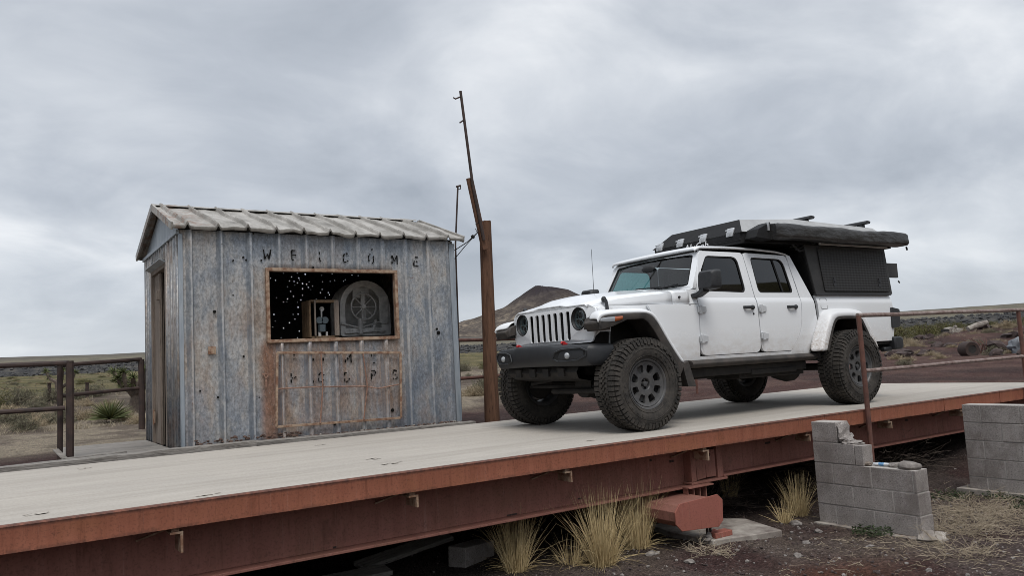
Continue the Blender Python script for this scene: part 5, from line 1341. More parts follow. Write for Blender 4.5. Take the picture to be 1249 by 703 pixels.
# --- doors
split = lambda z: interp(z, [.6, .8, 1.33, 1.84], [2.0, 1.998, 1.972, 1.905])
dfront = lambda z: interp(z, [.6, 1.30, 1.84], [1.028, 1.032, 1.195])
rback = lambda z: interp(z, [.66, .76, .88, 1.0, 1.33, 1.80], [2.52, 2.60, 2.70, 2.745, 2.775, 2.675])
for s in (-1, 1):
    # front door
    zs = [z for z in ZL if z >= .688]; zs[0] = .688
    mb = MB(); strip(mb, [.688, .70, .715, .74, .78] + [z for z in ZL if z > .8], lambda z: rnd(dfront(z), .688, .09, 1)(z), lambda z: rnd(split(z)-.005, .688, .07, -1)(z), s)
    zt = 1.835
    outer = [(dfront(1.31), 1.31), (split(1.31)-.005, 1.31)] + rpoly([(split(1.6)-.005, 1.6), (split(zt)-.005, zt), (dfront(zt), zt), (dfront(1.5), 1.5)], [0, .05, .05, 0], 3)
    win = rpoly([(1.070, 1.385), (1.845, 1.366), (1.800, 1.782), (1.285, 1.782)], [.05, .07, .09, .05], 4)
    mb.plate(outer, [win], up_fn(s), 0, .03)
    door = tb(mb, 'door', M['paint'], .004, 30)
    g = MB(); g.plate(rpoly([(1.06, 1.375), (1.855, 1.356), (1.81, 1.792), (1.28, 1.792)], [.05, .07, .09, .05], 4), [], up_fn(s), .018, .023); tb(g, 'window', M['glass_dark'] if s < 0 else M['glass_pass'], 0, 30, door)
    g = MB(); ro = rpoly([(1.070, 1.385), (1.845, 1.366), (1.800, 1.782), (1.285, 1.782)], [.05, .07, .09, .05], 4); ri = rpoly([(1.092, 1.398), (1.828, 1.380), (1.786, 1.768), (1.295, 1.768)], [.045, .06, .08, .045], 4)
    g.plate(ro, [ri], up_fn(s), .006, .022); tb(g, 'window_seal', M['darkgap'], 0, 30, door)
    # rear door
    mb = MB(); strip(mb, [.688, .70, .715, .74, .78, .83] + [z for z in ZL if z > .84], lambda z: rnd(split(z)+.008, .688, .09, 1)(z), lambda z: rback(z), s)
    outer = [(split(1.31)+.006, 1.31), (rback(1.31), 1.31)] + rpoly([(rback(1.6), 1.6), (rback(1.822), 1.822), (split(zt)+.006, zt), (split(1.5)+.006, 1.5)], [0, .05, .05, 0], 3)
    win = rpoly([(2.055, 1.366), (2.680, 1.366), (2.600, 1.775), (2.022, 1.782)], [.06, .05, .10, .05], 4)
    mb.plate(outer, [win], up_fn(s), 0, .03)
    door2 = tb(mb, 'door', M['paint'], .004, 30)
    g = MB(); g.plate(rpoly([(2.045, 1.356), (2.69, 1.356), (2.61, 1.785), (2.015, 1.792)], [.06, .05, .10, .05], 4), [], up_fn(s), .018, .023); tb(g, 'window', M['glass_dark'], 0, 30, door2)
    g = MB(); g.plate(win, [rpoly([(2.074, 1.380), (2.66, 1.380), (2.586, 1.762), (2.040, 1.768)], [.05, .045, .09, .045], 4)], up_fn(s), .006, .022)
    g.plate([(2.492, 1.372), (2.516, 1.372), (2.43, 1.775), (2.408, 1.775)], [], up_fn(s), .008, .017); tb(g, 'window_seal', M['darkgap'], 0, 30, door2)
    # quarter panel between rear door and bed
    mb = MB()
    rq = lambda z: interp(z, [.60, .86, 1.31, 1.83], [3.075, 3.06, 3.015, 2.748])
    strip(mb, [.859] + [z for z in ZL if z > .86], lambda z: rback(z)+.010, rq, s)
    strip(mb, [.645, .66, .69, .76, .86], lambda z: rback(max(z, .66))+.007+.25*max(0, .86-z)*0, lambda z: interp(z, [.645, .86], [2.86, 3.0]), s)
    strip(mb, [1.31, 1.45, 1.6, 1.75, 1.822], lambda z: rback(z)+.010, rq, s)
    tb(mb, 'quarter_panel', M['paint'], .004, 30)
    # cowl side between fender and door, and the sill
    mb = MB(); strip(mb, [.645] + [z for z in ZL if z > .65 and z < 1.24]+[1.24], lambda z: interp(z, [.6, .8, 1.0, 1.16, 1.2], [.70, .585, .445, .345, .30]), lambda z: dfront(z)-.011, s)
    strip(mb, [.645, .665, .681], lambda z: 1.0, lambda z: 2.9, s, -.002)
    tb(mb, 'cowl_side', M['paint'], .004, 30)
    mb = MB(); strip(mb, [1.247, 1.29, 1.34, 1.40], lambda z: .90, lambda z: dfront(z)-.011, s)
    tb(mb, 'cowl_shoulder', M['paint'], .006, 30)
    # sill guard (rock slider)
    mb = MB(); mb.loft([[(x, s*(.74+.115*math.cos(a)*.75), .605+.045*math.sin(a)) for a in [2*PI*k/14 for k in range(14)]] for x in (.86, .92, 2.95, 3.02)], 0, True, True); mb.box(.9, 3.0, s*.70-.06, s*.70+.06, .56, .64)
    tb(mb, 'sill_guard', M['flareblack'], .004)
    # hinges
    for hx, hz in ((1.03, 1.18), (1.03, .865), (2.012, 1.18), (2.02, .868)):
        mb = MB(); y = s*(ys(hz)+.012)
        mb.box(hx-.012, hx+.02, y-.022, y+.022, hz-.045, hz+.045); mb.plate(rpoly([(hx+.015, hz-.04), (hx+.10, hz-.03), (hx+.10, hz+.03), (hx+.015, hz+.04)], .012, 2), [], lambda u, v, w: (u, s*(ys(hz)+w), v), -.004, .017)
        mb.box(hx-.028, hx-.012, y-.014, y+.006, hz-.03, hz+.03)
        tb(mb, 'hinge', M['hinge'], .004)
    for hx, dd in ((1.82, door), (2.585, door2)):
        mb = MB(); z = 1.197; y0 = ys(z)
        mb.loft([[(hx+dx, s*(y0+.022+.012*math.cos(a)*1+q), z+.018*math.sin(a)) for a in [2*PI*k/10 for k in range(10)]] for dx, q in ((-.085, -.03), (-.075, 0), (-.03, .012), (.04, .012), (.075, .0), (.085, -.03))], 0, True, True)
        mb.lathe([(.0001, .012), (.026, .012), (.028, -.01)], 14, 0, (hx+.07, s*y0, z)) if s > 0 else mb.lathe([(.0001, -.012), (.026, -.012), (.028, .01)], 14, 0, (hx+.07, s*y0, z))
        tb(mb, 'handle', M['blackplastic'], 0, 40, dd)
    mb = MB(); mb.lathe([(.0001, s*.004), (.012, s*.004), (.012, -s*.01)], 12, 0, (1.90, s*ys(1.125), 1.125)); tb(mb, 'key_lock', M['darkgap'], 0, 40, door)
    # mirror
    mb = MB(); sec = []
    for x, q in ((.95, .80), (.975, .96), (1.03, 1.0), (1.075, 1.0)):
        cs = rpoly([(-.125*q, -.105*q), (.115*q, -.095*q), (.125*q, .105*q), (-.105*q, .105*q)], .035, 3)
        sec.append([(x, s*(.985+u), 1.475+v) for u, v in cs])
    mb.loft(sec, 0, True, True); mb.loft([[(1.0+dx, s*(y+.0), z+dz) for dx, dz in ((-.05, -.022), (.05, -.022), (.05, .022), (-.05, .022))] for y, z in ((.76, 1.325), (.85, 1.335), (.95, 1.38))], 0, True, True)
    mi_ = tb(mb, 'side_mirror', M['blackplastic'], .004, 40)
    g = MB(); g.plate(rpoly([(-.105, -.085), (.095, -.078), (.105, .088), (-.09, .088)], .03, 3), [], lambda u, v, w: (1.0765+w, s*(.985+u), 1.475+v), 0, .002); tb(g, 'mirror_glass', M['chrome'], 0, 30, mi_)
    # round vent badge and cowl bolts
    mb = MB(); mb.lathe([(.0001, s*.006), (.032, s*.006), (.035, -s*.004)], 18, 0, (.90, s*ys(1.245)*.995, 1.20)); tb(mb, 'fender_badge', M['blackplastic'])
    for bx_, bz_ in ((.76, 1.315), (.965, 1.325)):
        mb = MB(); mb.lathe([(.0001, s*.006), (.012, s*.006), (.012, -s*.02)], 10, 0, (bx_, s*.796, bz_)); tb(mb, 'cowl_bolt', M['darkgap'])

# --- hood: crowned panel with wrapped sides
mb = MB(); secs = []
hx = [-.455, -.445, -.42, -.38, -.32, -.2, 0, .2, .4, .55, .66]
hx2 = [.668, .72, .80, .86, .905]
def hood_row(x):
    t = (x+.455)/1.355
    zc = interp(x, [-.455, -.44, -.40, -.33, -.2, 0, .4, .9], [1.274, 1.286, 1.309, 1.335, 1.368, 1.398, 1.432, 1.455])
    ze = interp(x, [-.455, -.44, -.40, -.33, -.2, 0, .4, .9], [1.258, 1.264, 1.272, 1.282, 1.300, 1.326, 1.362, 1.392])
    w = interp(x, [-.455, -.3, 0, .45, .9], [.625, .655, .695, .755, .783])
    row = []
    zb = interp(x, [-.455, -.4, -.2, .9], [1.235, 1.225, 1.205, 1.245])
    row = [(x, -w-.012, zb), (x, -w-.012, (zb+ze)/2), (x, -w-.004, ze-.018), (x, -w+.03, ze+.006)]
    for k in range(1, 12):
        u = -1+2*k/12; au = abs(u)
        bulge = .018*(1-sstep(.38, .52, np.array(au)))
        row.append((x, u*(w-.03), ze+.006+(zc-ze-.018)*(1-au**2.2)+float(bulge)))
    row += [(x, w-.03, ze+.006), (x, w+.004, ze-.018), (x, w+.012, (zb+ze)/2), (x, w+.012, zb)]
    return row
mb.loft([hood_row(x) for x in hx])
g = MB(); g.loft([hood_row(x) for x in hx2]); o = tb(g, 'cowl_panel', M['paint'], 0, 40); so = o.modifiers.new('sheet', 'SOLIDIFY'); so.thickness = .012; so.offset = -1
hood = tb(mb, 'hood', M['paint'], 0, 40)
so = hood.modifiers.new('sheet', 'SOLIDIFY'); so.thickness = .012; so.offset = -1
mb = MB(); mb.box(-.30, .92, -.68, .68, 1.14, 1.20); mb.box(.655, .672, -.74, .74, 1.14, 1.33); tb(mb, 'engine_bay', M['darkgap'])
for s in (-1, 1):   # inner fenders under the hood and the front side panel
    mb = MB(); mb.loft([[(x, s*y, z) for z in (1.185, 1.20, 1.238)] for x, y in ((-.42, .685), (-.2, .70), (.0, .715), (.35, .765), (.55, .79))]); tb(mb, 'fender_side', M['paint'], 0, 60)
    mb = MB()     # rubber hood latch
    mb.loft([[(x+dx, s*(.665+q), z) for dx in (-.028, .028)] for x, q, z in ((-.235, .035, 1.305), (-.235, .055, 1.30), (-.232, .062, 1.26), (-.228, .065, 1.215), (-.225, .068, 1.18), (-.225, .03, 1.175))]); mb.rock((-.235, s*.695, 1.30), .034, 0, 2, .1, (1, .8, 1)); mb.box(-.262, -.195, s*.70-.03, s*.70+.03, 1.165, 1.20)
    tb(mb, 'hood_latch', M['blackplastic'], .004)
# cowl grille and wiper
mb = MB(); mb.loft([[(x, y, z+(.02 if abs(y) < .5 else 0)) for y in [-.72+.12*k for k in range(13)]] for x, z in ((.90, 1.43), (.945, 1.435))]); tb(mb, 'cowl_vent', M['blackplastic'])

# --- grille
gx = -.455
def gfn(u, v, w):        # flat centre, swept-back cheeks, slight forward lean at the middle height
    back = .0 if abs(u) < .50 else (abs(u)-.50)**2*1.0
    lean = -.012*(1-((v-1.07)/.19)**2)
    return (gx+lean+back+w, u, v)
def slot(k):
    u = (k-3)*.108; hw = .033
    return rpoly([(u-hw, .918), (u+hw, .918), (u+hw, 1.212), (u-hw, 1.212)], .026, 3)
outer = rpoly([(-.73, 1.02), (-.665, .885), (0, .88), (.665, .885), (.73, 1.02), (.725, 1.215), (.64, 1.258), (.3, 1.266), (0, 1.268), (-.3, 1.266), (-.64, 1.258), (-.725, 1.215)], .02, 2)
extra = []
mb = MB(); HLY, HLZ = .500, 1.125
mb.plate(outer, [slot(k) for k in range(7)] + [circ(s*HLY, HLZ, .118, 26) for s in (-1, 1)], gfn, 0, .022)
tb(mb, 'grille', M['paint'], .005, 35)
mb = MB(); mb.box(gx+.055, gx+.07, -.62, .62, .90, 1.235)
for k in range(7):
    for q in range(9): mb.box(gx+.047, gx+.055, (k-3)*.108-.04, (k-3)*.108+.04, .925+.033*q, .931+.033*q)
tb(mb, 'grille_mesh', M['darkgap'])
mb = MB()
for s in (-1, 1): mb = MB(); mb.loft([[(gx+.03, s*.64, .90), (gx+.025, s*.64, 1.10), (gx+.025, s*.64, 1.245), (gx+.04, s*.61, 1.262)], [(gx+.085, s*.735, .98), (gx+.08, s*.735, 1.10), (gx+.08, s*.725, 1.215), (gx+.09, s*.63, 1.262)], [(gx+.26, s*.735, .98), (gx+.26, s*.735, 1.10), (gx+.26, s*.72, 1.215), (gx+.26, s*.66, 1.262)]]); tb(mb, 'grille_cheek', M['paint'], 0, 50)
for s in (-1, 1):
    mb = MB(); mb.lathe([(.118, .0), (.112, .012), (.100, .045)], 28, 0, (0,0,0), False, Matrix.Translation((gx-.008, s*HLY, HLZ)) @ Matrix.Rotation(-PI/2, 4, 'Z')); hl = tb(mb, 'headlight', M['blackplastic'], 0, 40)
    mb = MB(); mb.lathe([(.100, .0), (.09, .03), (.05, .055), (.0001, .06)], 24, 0, (0,0,0), False, Matrix.Translation((gx+.030, s*HLY, HLZ)) @ Matrix.Rotation(-PI/2, 4, 'Z')); 
    mb.box(gx+.030, gx+.036, s*HLY-.09, s*HLY+.09, HLZ-.006, HLZ+.006); mb.lathe([(.045, -.004), (.05, .0), (.045, .02)], 20, 0, (0,0,0), False, Matrix.Translation((gx+.030, s*HLY, HLZ+.035)) @ Matrix.Rotation(-PI/2, 4, 'Z')); mb.lathe([(.035, -.004), (.04, .0), (.035, .02)], 20, 0, (0,0,0), False, Matrix.Translation((gx+.030, s*HLY, HLZ-.045)) @ Matrix.Rotation(-PI/2, 4, 'Z'))
    tb(mb, 'reflector', M['headlamp'], 0, 40, hl)
    mb = MB(); mb.lathe([(.104, .0), (.085, -.014), (.045, -.022), (.0001, -.024)], 24, 0, (0,0,0), False, Matrix.Translation((gx+.030, s*HLY, HLZ)) @ Matrix.Rotation(-PI/2, 4, 'Z')); tb(mb, 'lamp_lens', M['glass_wind'], 0, 60, hl)
    mb = MB(); mb.lathe([(.118, .0), (.112, -.008), (.106, -.002)], 28, 0, (0,0,0), False, Matrix.Translation((gx-.008, s*HLY, HLZ)) @ Matrix.Rotation(-PI/2, 4, 'Z')); tb(mb, 'lamp_ring', M['darkgap'], 0, 40, hl)

# --- front flares with lamps
def flare(s, A, B, lip, name, mat, yb=.74, yo=.925, black=None):
    """A: profile on the body, B: profile of the outer lip (x, z)"""
    mb = MB(); n = len(A)
    secs = []
    for (ax, az), (bx_, bz_), (lx, lz) in zip(A, B, lip):
        m = (lerp(ax, bx_, .55), lerp(az, bz_, .42))
        secs.append([(ax, s*yb, az), (m[0], s*lerp(yb, yo, .6), m[1]+.012), (lerp(m[0], bx_, .6), s*lerp(yb, yo, .9), lerp(m[1], bz_, .55)+.008), (bx_, s*yo, bz_), (lx, s*(yo-.004), lz), (lx, s*(yo-.03), lz)])
    mb.loft(secs)
    o = tb(mb, name, mat, 0, 50)
    sm = o.modifiers.new('sub', 'SUBSURF'); sm.levels = 1; sm.render_levels = 2
    so = o.modifiers.new('sheet', 'SOLIDIFY'); so.thickness = .012; so.offset = -1
    return o
FA = [(-.53, 1.10), (-.50, 1.155), (-.42, 1.185), (-.28, 1.198), (0, 1.205), (.20, 1.205), (.30, 1.175), (.38, 1.09), (.48, .93), (.60, .76), (.68, .645)]
FB = [(-.60, 1.08), (-.575, 1.125), (-.50, 1.148), (-.30, 1.158), (0, 1.165), (.18, 1.165), (.265, 1.13), (.335, 1.055), (.43, .905), (.55, .74), (.635, .64)]
FL = [(lerp(x, 0, .06) if x < .2 else x-.026, z-.024 if x < .2 else z-.013) for x, z in FB]
BA = [(-.57, 1.055), (-.54, 1.10), (-.47, 1.126), (-.28, 1.136), (0, 1.144), (.155, 1.144), (.236, 1.108), (.306, 1.032), (.402, .885), (.525, .717), (.612, .60)]
BL = [(-.55, .985), (-.53, .992), (-.45, 1.005), (-.36, 1.02), (-.14, 1.078), (.105, 1.085), (.165, 1.05), (.235, .975), (.33, .83), (.455, .66), (.56, .50)]
for s in (-1, 1):
    fl = flare(s, FA, FB, FL, 'fender_flare', M['flarepaint'], .72, .925)
    mb = MB(); secs = []
    for (a, b) in zip(BA, BL):
        secs.append([(a[0], s*.90, a[1]+.006), (a[0], s*.930, a[1]), (lerp(a[0], b[0], .5), s*.936, lerp(a[1], b[1], .5)), (b[0], s*.925, b[1]), (b[0], s*.66, b[1]+.02), (a[0]+.02, s*.66, a[1]+.01)])
    mb.loft(secs, 0, True, True)
    tb(mb, 'flare_liner', M['flareblack'], .006, 45)
    # lamp bar in the flare's nose, amber marker behind it
    mb = MB(); mb.loft([[(x, s*.938, z1), (x, s*.945, (z0+z1)/2), (x, s*.938, z0), (x, s*.90, z0), (x, s*.90, z1)] for x, z0, z1 in ((-.555, 1.065, 1.098), (-.45, 1.062, 1.108), (-.34, 1.066, 1.112))], 0, True, True); tb(mb, 'running_light', M['lens'], .003, 40)
    mb = MB(); mb.loft([[(x, s*.939, z1), (x, s*.947, (z0+z1)/2), (x, s*.939, z0), (x, s*.90, z0), (x, s*.90, z1)] for x, z0, z1 in ((-.338, 1.068, 1.113), (-.27, 1.075, 1.116), (-.215, 1.085, 1.119))], 0, True, True); tb(mb, 'marker_light', M['amber'], .003, 40)
    # nose cap of the flare, and the mud flap
    mb = MB(); mb.loft([[(x, s*y, z) for x, z in ((-.575, 1.03), (-.592, 1.06), (-.565, 1.085), (-.45, 1.10), (-.38, 1.10), (-.38, .99), (-.54, .985))] for y in (.70, .80, .905)], 0, True, True); tb(mb, 'flare_nose', M['flareblack'], .01, 40)
    mb = MB(); mb.plate(rpoly([(.60, .62), (.69, .64), (.775, .38), (.66, .385)], .01, 2), [], lambda u, v, w: (u, s*(w), v), .66, .925); tb(mb, 'mud_flap', M['flareblack'], .006)
    # wheel-well liner
    mb = MB(); mb.loft([[(.50*math.cos(a), s*y, .50+.62*math.sin(a)) for a in [PI*.70*k/14 for k in range(15)]] for y in (.45, .86)]); mb.box(-.20, .50, s*.50-.02, s*.50+.02, .62, 1.12); tb(mb, 'wheel_well', M['chassis'], 0, 60)
# --- rear flares
RA = [(2.84, .655), (2.90, .78), (2.985, .93), (3.07, 1.08), (3.14, 1.145), (3.26, 1.172), (3.60, 1.172), (3.80, 1.165), (3.90, 1.12), (3.99, .97), (4.08, .82), (4.15, .665)]
RB = [(2.93, .66), (2.99, .78), (3.07, .93), (3.145, 1.045), (3.20, 1.09), (3.30, 1.108), (3.58, 1.108), (3.745, 1.102), (3.83, 1.06), (3.91, .93), (3.99, .79), (4.055, .66)]
RL = [(3.02, .665), (3.075, .78), (3.14, .915), (3.20, 1.01), (3.25, 1.05), (3.33, 1.064), (3.56, 1.064), (3.71, 1.058), (3.775, 1.02), (3.84, .915), (3.92, .785), (3.985, .665)]
for s in (-1, 1):
    flare(s, RA, RB, RL, 'fender_flare', M['flarepaint'], .80, .935)
    mb = MB(); secs = []
    for b in RL:
        cx, cz = 3.50, .66; d = Vector((b[0]-cx, b[1]-cz)); d = d*(1-.03/max(d.length, .1))
        secs.append([(b[0], s*.932, b[1]), (cx+d.x, s*.928, cz+d.y), (cx+d.x, s*.60, cz+d.y), (b[0], s*.60, b[1]+.02)])
    mb.loft(secs, 0, True, True); tb(mb, 'flare_liner', M['flareblack'], 0, 45)
    mb = MB(); mb.loft([[(WB+.53*math.cos(a), s*y, .55+.60*math.sin(a)) for a in [PI*k/14 for k in range(15)]] for y in (.42, .86)]); mb.box(2.95, 4.1, s*.42-.02, s*.42+.02, .55, 1.2); tb(mb, 'wheel_well', M['chassis'], 0, 60)
# --- bed
bo = lambda z: interp(z, [.60, .86, 1.34], [3.122, 3.107, 3.062])
for s in (-1, 1):
    mb = MB()
    arch = [(3.00+.0, .70)] 
    zsb = [.76, .80, .90, 1.0, 1.08, 1.16]
    # panel above the wheel, then the pieces before and after the arch
    ysb = lambda z: float(np.interp(z, [.6, .78, 1.0, 1.20, 1.25, 1.285, 1.335], [.775, .795, .806, .808, .806, .797, .785]))
    def bstrip(zs, xl, xr, n=8):
        A = [[(lerp(xl(z), xr(z), k/n), s*ysb(z), z) for k in range(n+1)] for z in zs]; B = [[(x, y-s*.03, z) for x, y, z in r] for r in A]
        mb.loft(A); mb.loft(B); mb.loft([[r[0] for r in A], [r[0] for r in B]]); mb.loft([[r[-1] for r in A], [r[-1] for r in B]]); mb.loft([A[0], B[0]]); mb.loft([A[-1], B[-1]])
    re = lambda z: interp(z, [.74, .80, .95, 1.19, 1.20, 1.335], [4.60, 4.65, 4.675, 4.67, 4.665, 4.652])
    bstrip([1.13, 1.18, 1.22, 1.25, 1.27, 1.29, 1.315, 1.335], bo, re)
    bstrip([.84, .90, 1.0, 1.06, 1.13], bo, lambda z: interp(z, [.84, 1.13], [3.10, 3.18]), 3)
    bstrip([.74, .76, .80, .90, 1.0, 1.13], lambda z: interp(z, [.74, 1.13], [4.06, 3.84]), re, 5)
    bed = tb(mb, 'bed_side', M['paint'], .004, 30)
    mb = MB(); mb.box(3.05, 4.64, s*.79-.035, s*.79+.02, 1.335, 1.352); tb(mb, 'bed_rail', M['blackplastic'], .004)
    mb = MB(); mb.plate(rpoly([(3.13, 1.165), (3.27, 1.165), (3.27, 1.30), (3.13, 1.30)], .025, 3), [rpoly([(3.136, 1.171), (3.264, 1.171), (3.264, 1.294), (3.136, 1.294)], .022, 3)], lambda u, v, w: (u, s*(ysb(v)+w), v), -.004, .0012)
    if s < 0: tb(mb, 'fuel_door', M['steelgrey'], 0, 30)
    mb = MB(); mb.plate(rpoly([(4.60, .90), (4.78, .92), (4.80, 1.15), (4.60, 1.18)], .03, 3), [], lambda u, v, w: (u, s*w, v), .60, .825); tl = tb(mb, 'tail_light', M['blackplastic'], .012)
    g = MB(); g.plate(rpoly([(.66, .95), (.81, .96), (.81, 1.12), (.66, 1.13)], .015, 3), [], lambda u, v, w: (w, s*u, v), 4.79, 4.803); tb(g, 'tail_lens', M['redlens'], .003, 30, tl)
mb = MB(); mb.box(3.13, 4.66, -.76, .76, .70, .78); mb.box(3.13, 3.15, -.77, .77, .70, 1.33); mb.box(3.02, 3.13, -.77, .77, .70, 1.25); tb(mb, 'bed_floor', M['chassis'])
mb = MB(); mb.box(4.64, 4.675, -.60, .60, .78, 1.33); tb(mb, 'tailgate', M['paint'], .01)
mb = MB(); mb.loft([[(x, y, z) for x, z in ((4.60, .62), (4.60, .79), (x1-.05, .79), (x1, .76), (x1, .66), (x1-.04, .62))] for y, x1 in ((-.84, 4.78), (-.78, 4.88), (-.5, 4.93), (.5, 4.93), (.78, 4.88), (.84, 4.78))], 0, True, True); mb.box(4.45, 4.62, -.78, -.70, .60, .66); tb(mb, 'rear_bumper', M['bumper'], .02)

# --- windshield, pillars, roof
def wfn(u, v, w):       # u across, v 0..1 up the screen, w depth
    bow = .05*(u/.7)**2
    return (lerp(.935, 1.175, v)+bow+w, u, lerp(1.405, 1.848, v)+.02*(1-(u/.7)**2)*v)
wo = rpoly([(-.762, 0), (.762, 0), (.695, 1), (-.695, 1)], .04, 3)
wi = rpoly([(-.690, .10), (.690, .10), (.628, .89), (-.628, .89)], [.05, .05, .05, .05], 4)
def dens(p, n=5):
    out = []
    for a, b in zip(p, p[1:]+p[:1]):
        for k in range(n): out.append((lerp(a[0], b[0], k/n), lerp(a[1], b[1], k/n)))
    return out
mb = MB(); mb.plate(dens(wo, 4), [dens(wi, 3)], wfn, 0, .05); tb(mb, 'windshield_frame', M['paint'], .006, 40)
mb = MB(); nn = 14
mb.loft([[wfn(lerp(-.70, .70, k/nn)*lerp(1, .91, (v-.08)/.84), v, .018) for k in range(nn+1)] for v in (.08, .3, .6, .92)]); wsd = tb(mb, 'windshield', M['glass_wind'], 0, 60)
mb = MB(); wi2 = rpoly([(-.668, .135), (.668, .135), (.610, .86), (-.610, .86)], .04, 4); mb.plate(dens(wi, 3), [dens(wi2, 3)], wfn, .006, .017); tb(mb, 'windshield_seal', M['darkgap'], 0, 40)
for y0, y1 in ((-.12, -.55), (.45, .02)):
    mb = MB(); mb.tube([wfn(y0*1.0, .03, -.02), wfn((y0+y1)/2, .12, -.02), wfn(y1, .17, -.012)], .010, 6); mb.bar(wfn(y0+.20, .18, -.012), wfn(y1-.05, .13, -.010), .02, .012); tb(mb, 'wiper', M['blackplastic'])
mb = MB()
# roof panel: gentle crown, drip edges, sloping tail
secs = []
for x, zc, ze, w in ((1.150, 1.862, 1.842, .690), (1.165, 1.885, 1.862, .700), (1.22, 1.906, 1.880, .708), (1.6, 1.925, 1.890, .712), (2.1, 1.925, 1.888, .712), (2.5, 1.915, 1.872, .706), (2.68, 1.900, 1.850, .700), (2.745, 1.885, 1.832, .695), (2.76, 1.86, 1.812, .69)):
    row = [(x, -w, ze-.022), (x, -w, ze-.004), (x, -w+.03, ze+.012)] + [(x, u*(w-.03), ze+.012+(zc-ze-.012)*(1-abs(u)**2.4)) for u in (-.8, -.55, -.25, 0, .25, .55, .8)] + [(x, w-.03, ze+.012), (x, w, ze-.004), (x, w, ze-.022)]
    secs.append(row)
mb.loft(secs); o = tb(mb, 'roof', M['paint'], 0, 45); so = o.modifiers.new('sheet', 'SOLIDIFY'); so.thickness = .02; so.offset = -1
mb = MB(); mb.loft([[(2.74, y, 1.83), (3.0, y*1.1, 1.31), (3.02, y*1.1, 1.25)] for y in (-.70, -.35, 0, .35, .70)]); tb(mb, 'cab_back', M['interior'], 0, 40)
# --- interior
mb = MB(); mb.loft([[(.95, y, 1.28), (.97, y, 1.385), (1.10, y, 1.40), (1.25, y, 1.36), (1.28, y, 1.1)] for y in (-.70, -.3, .3, .70)]); tb(mb, 'dashboard', M['interior'], 0, 40)
mb = MB(); sw = (1.38, -.36, 1.33); Rm = Matrix.Translation(sw) @ Matrix.Rotation(math.radians(-25), 4, 'Y')
mb.tube([Rm @ Vector((0, .185*math.cos(a), .185*math.sin(a))) for a in [2*PI*k/28 for k in range(28)]], .016, 8, 0, False, True); mb.bar(Rm @ Vector((0,-.18,0)), Rm @ Vector((0,.18,0)), .05, .03); mb.bar(Rm @ Vector((0,0,0)), Rm @ Vector((-.2,0,-.05)), .06, .06); tb(mb, 'steering_wheel', M['blackplastic'])
for sx, sy in ((1.75, -.36), (1.75, .36), (2.55, -.36), (2.55, .36)):
    mb = MB(); mb.box(sx-.42, sx+.05, sy-.24, sy+.24, .95, 1.08); mb.loft([[(sx+a, sy-.22, z), (sx+a-.05, sy, z+.0), (sx+a, sy+.22, z), (sx+a+.12, sy+.22, z), (sx+a+.12, sy-.22, z)] for a, z in ((0, 1.05), (.1, 1.45), (.14, 1.55))], 0, True, True); mb.box(sx+.12, sx+.2, sy-.12, sy+.12, 1.58, 1.74); tb(mb, 'car_seat', M['interior'], .03)
mb = MB(); mb.rock((1.10, 0, 1.72), .07, 0, 2, .05, (.35, 1.6, .6)); tb(mb, 'rear_view_mirror', M['interior'])
mb = MB(); mb.box(1.2, 2.72, -.66, .66, 1.835, 1.845); tb(mb, 'headliner', M['interior'])
# --- antenna
mb = MB(); mb.tube([(.84, .70, 1.30), (.845, .70, 2.05)], [.0042, .0026], 6); mb.tube([(.84, .70, 1.26), (.84, .70, 1.36)], .014, 8); tb(mb, 'antenna', M['blackplastic'])

# --- front bumper, hooks, lamps, skid plate
mb = MB(); secs = []
for y, xf, xb, zt, zb in ((-.845, -.44, -.25, .80, .715), (-.83, -.53, -.25, .845, .675), (-.80, -.60, -.26, .862, .655), (-.66, -.665, -.3, .868, .655), (-.36, -.70, -.34, .872, .66), (-.30, -.705, -.34, .885, .662), (.30, -.705, -.34, .885, .662), (.36, -.70, -.34, .872, .66), (.66, -.665, -.3, .868, .655), (.80, -.60, -.26, .862, .655), (.83, -.53, -.25, .845, .675), (.845, -.44, -.25, .80, .715)):
    secs.append([(xb, y, zb), (xf+.05, y, zb), (xf+.012, y, lerp(zb, zt, .16)), (xf, y, lerp(zb, zt, .4)), (xf+.004, y, lerp(zb, zt, .78)), (xf+.03, y, lerp(zb, zt, .95)), (xf+.07, y, zt), (xb, y, zt)])
mb.loft(secs, 0, True, True); fbp = tb(mb, 'front_bumper', M['bumper'], .008, 40)
def bface(y): return interp(abs(y), [0, .30, .36, .66, .80, .855, .875], [-.705, -.705, -.70, -.665, -.60, -.53, -.44])
for s in (-1, 1):
    ring = [(s*a, z) for a, z in ((.37, .735), (.40, .80), (.50, .825), (.74, .830), (.80, .80), (.79, .755), (.70, .715), (.45, .705))]
    mb = MB(); mb.plate(dens(ring, 4), [], lambda u, v, w: (bface(u)+w, u, v), -.006, .004); tb(mb, 'lamp_recess', M['darkgap'], 0, 40, fbp)
    mb = MB(); mb.tube([(bface(u)-.006, u, v) for u, v in dens(ring, 4)], .010, 6, 0, False, True); tb(mb, 'recess_trim', M['bumper'], 0, 50, fbp)
    mb = MB(); mb.lathe([(.0001, -.022), (.022, -.016), (.034, .0), (.036, .03)], 18, 0, (0,0,0), False, Matrix.Translation((bface(.57)-.006, s*.57, .762)) @ Matrix.Rotation(-PI/2, 4, 'Z')); tb(mb, 'fog_lamp', M['lens'], 0, 50, fbp)
    mb = MB(); mb.tube([(-.52, s*.40, .875), (-.56, s*.40, .898), (-.59, s*.40, .90), (-.60, s*.40, .885)], .012, 8); mb.box(-.58, -.52, s*.40-.014, s*.40+.014, .872, .89); tb(mb, 'tow_hook', M['red'], .003)
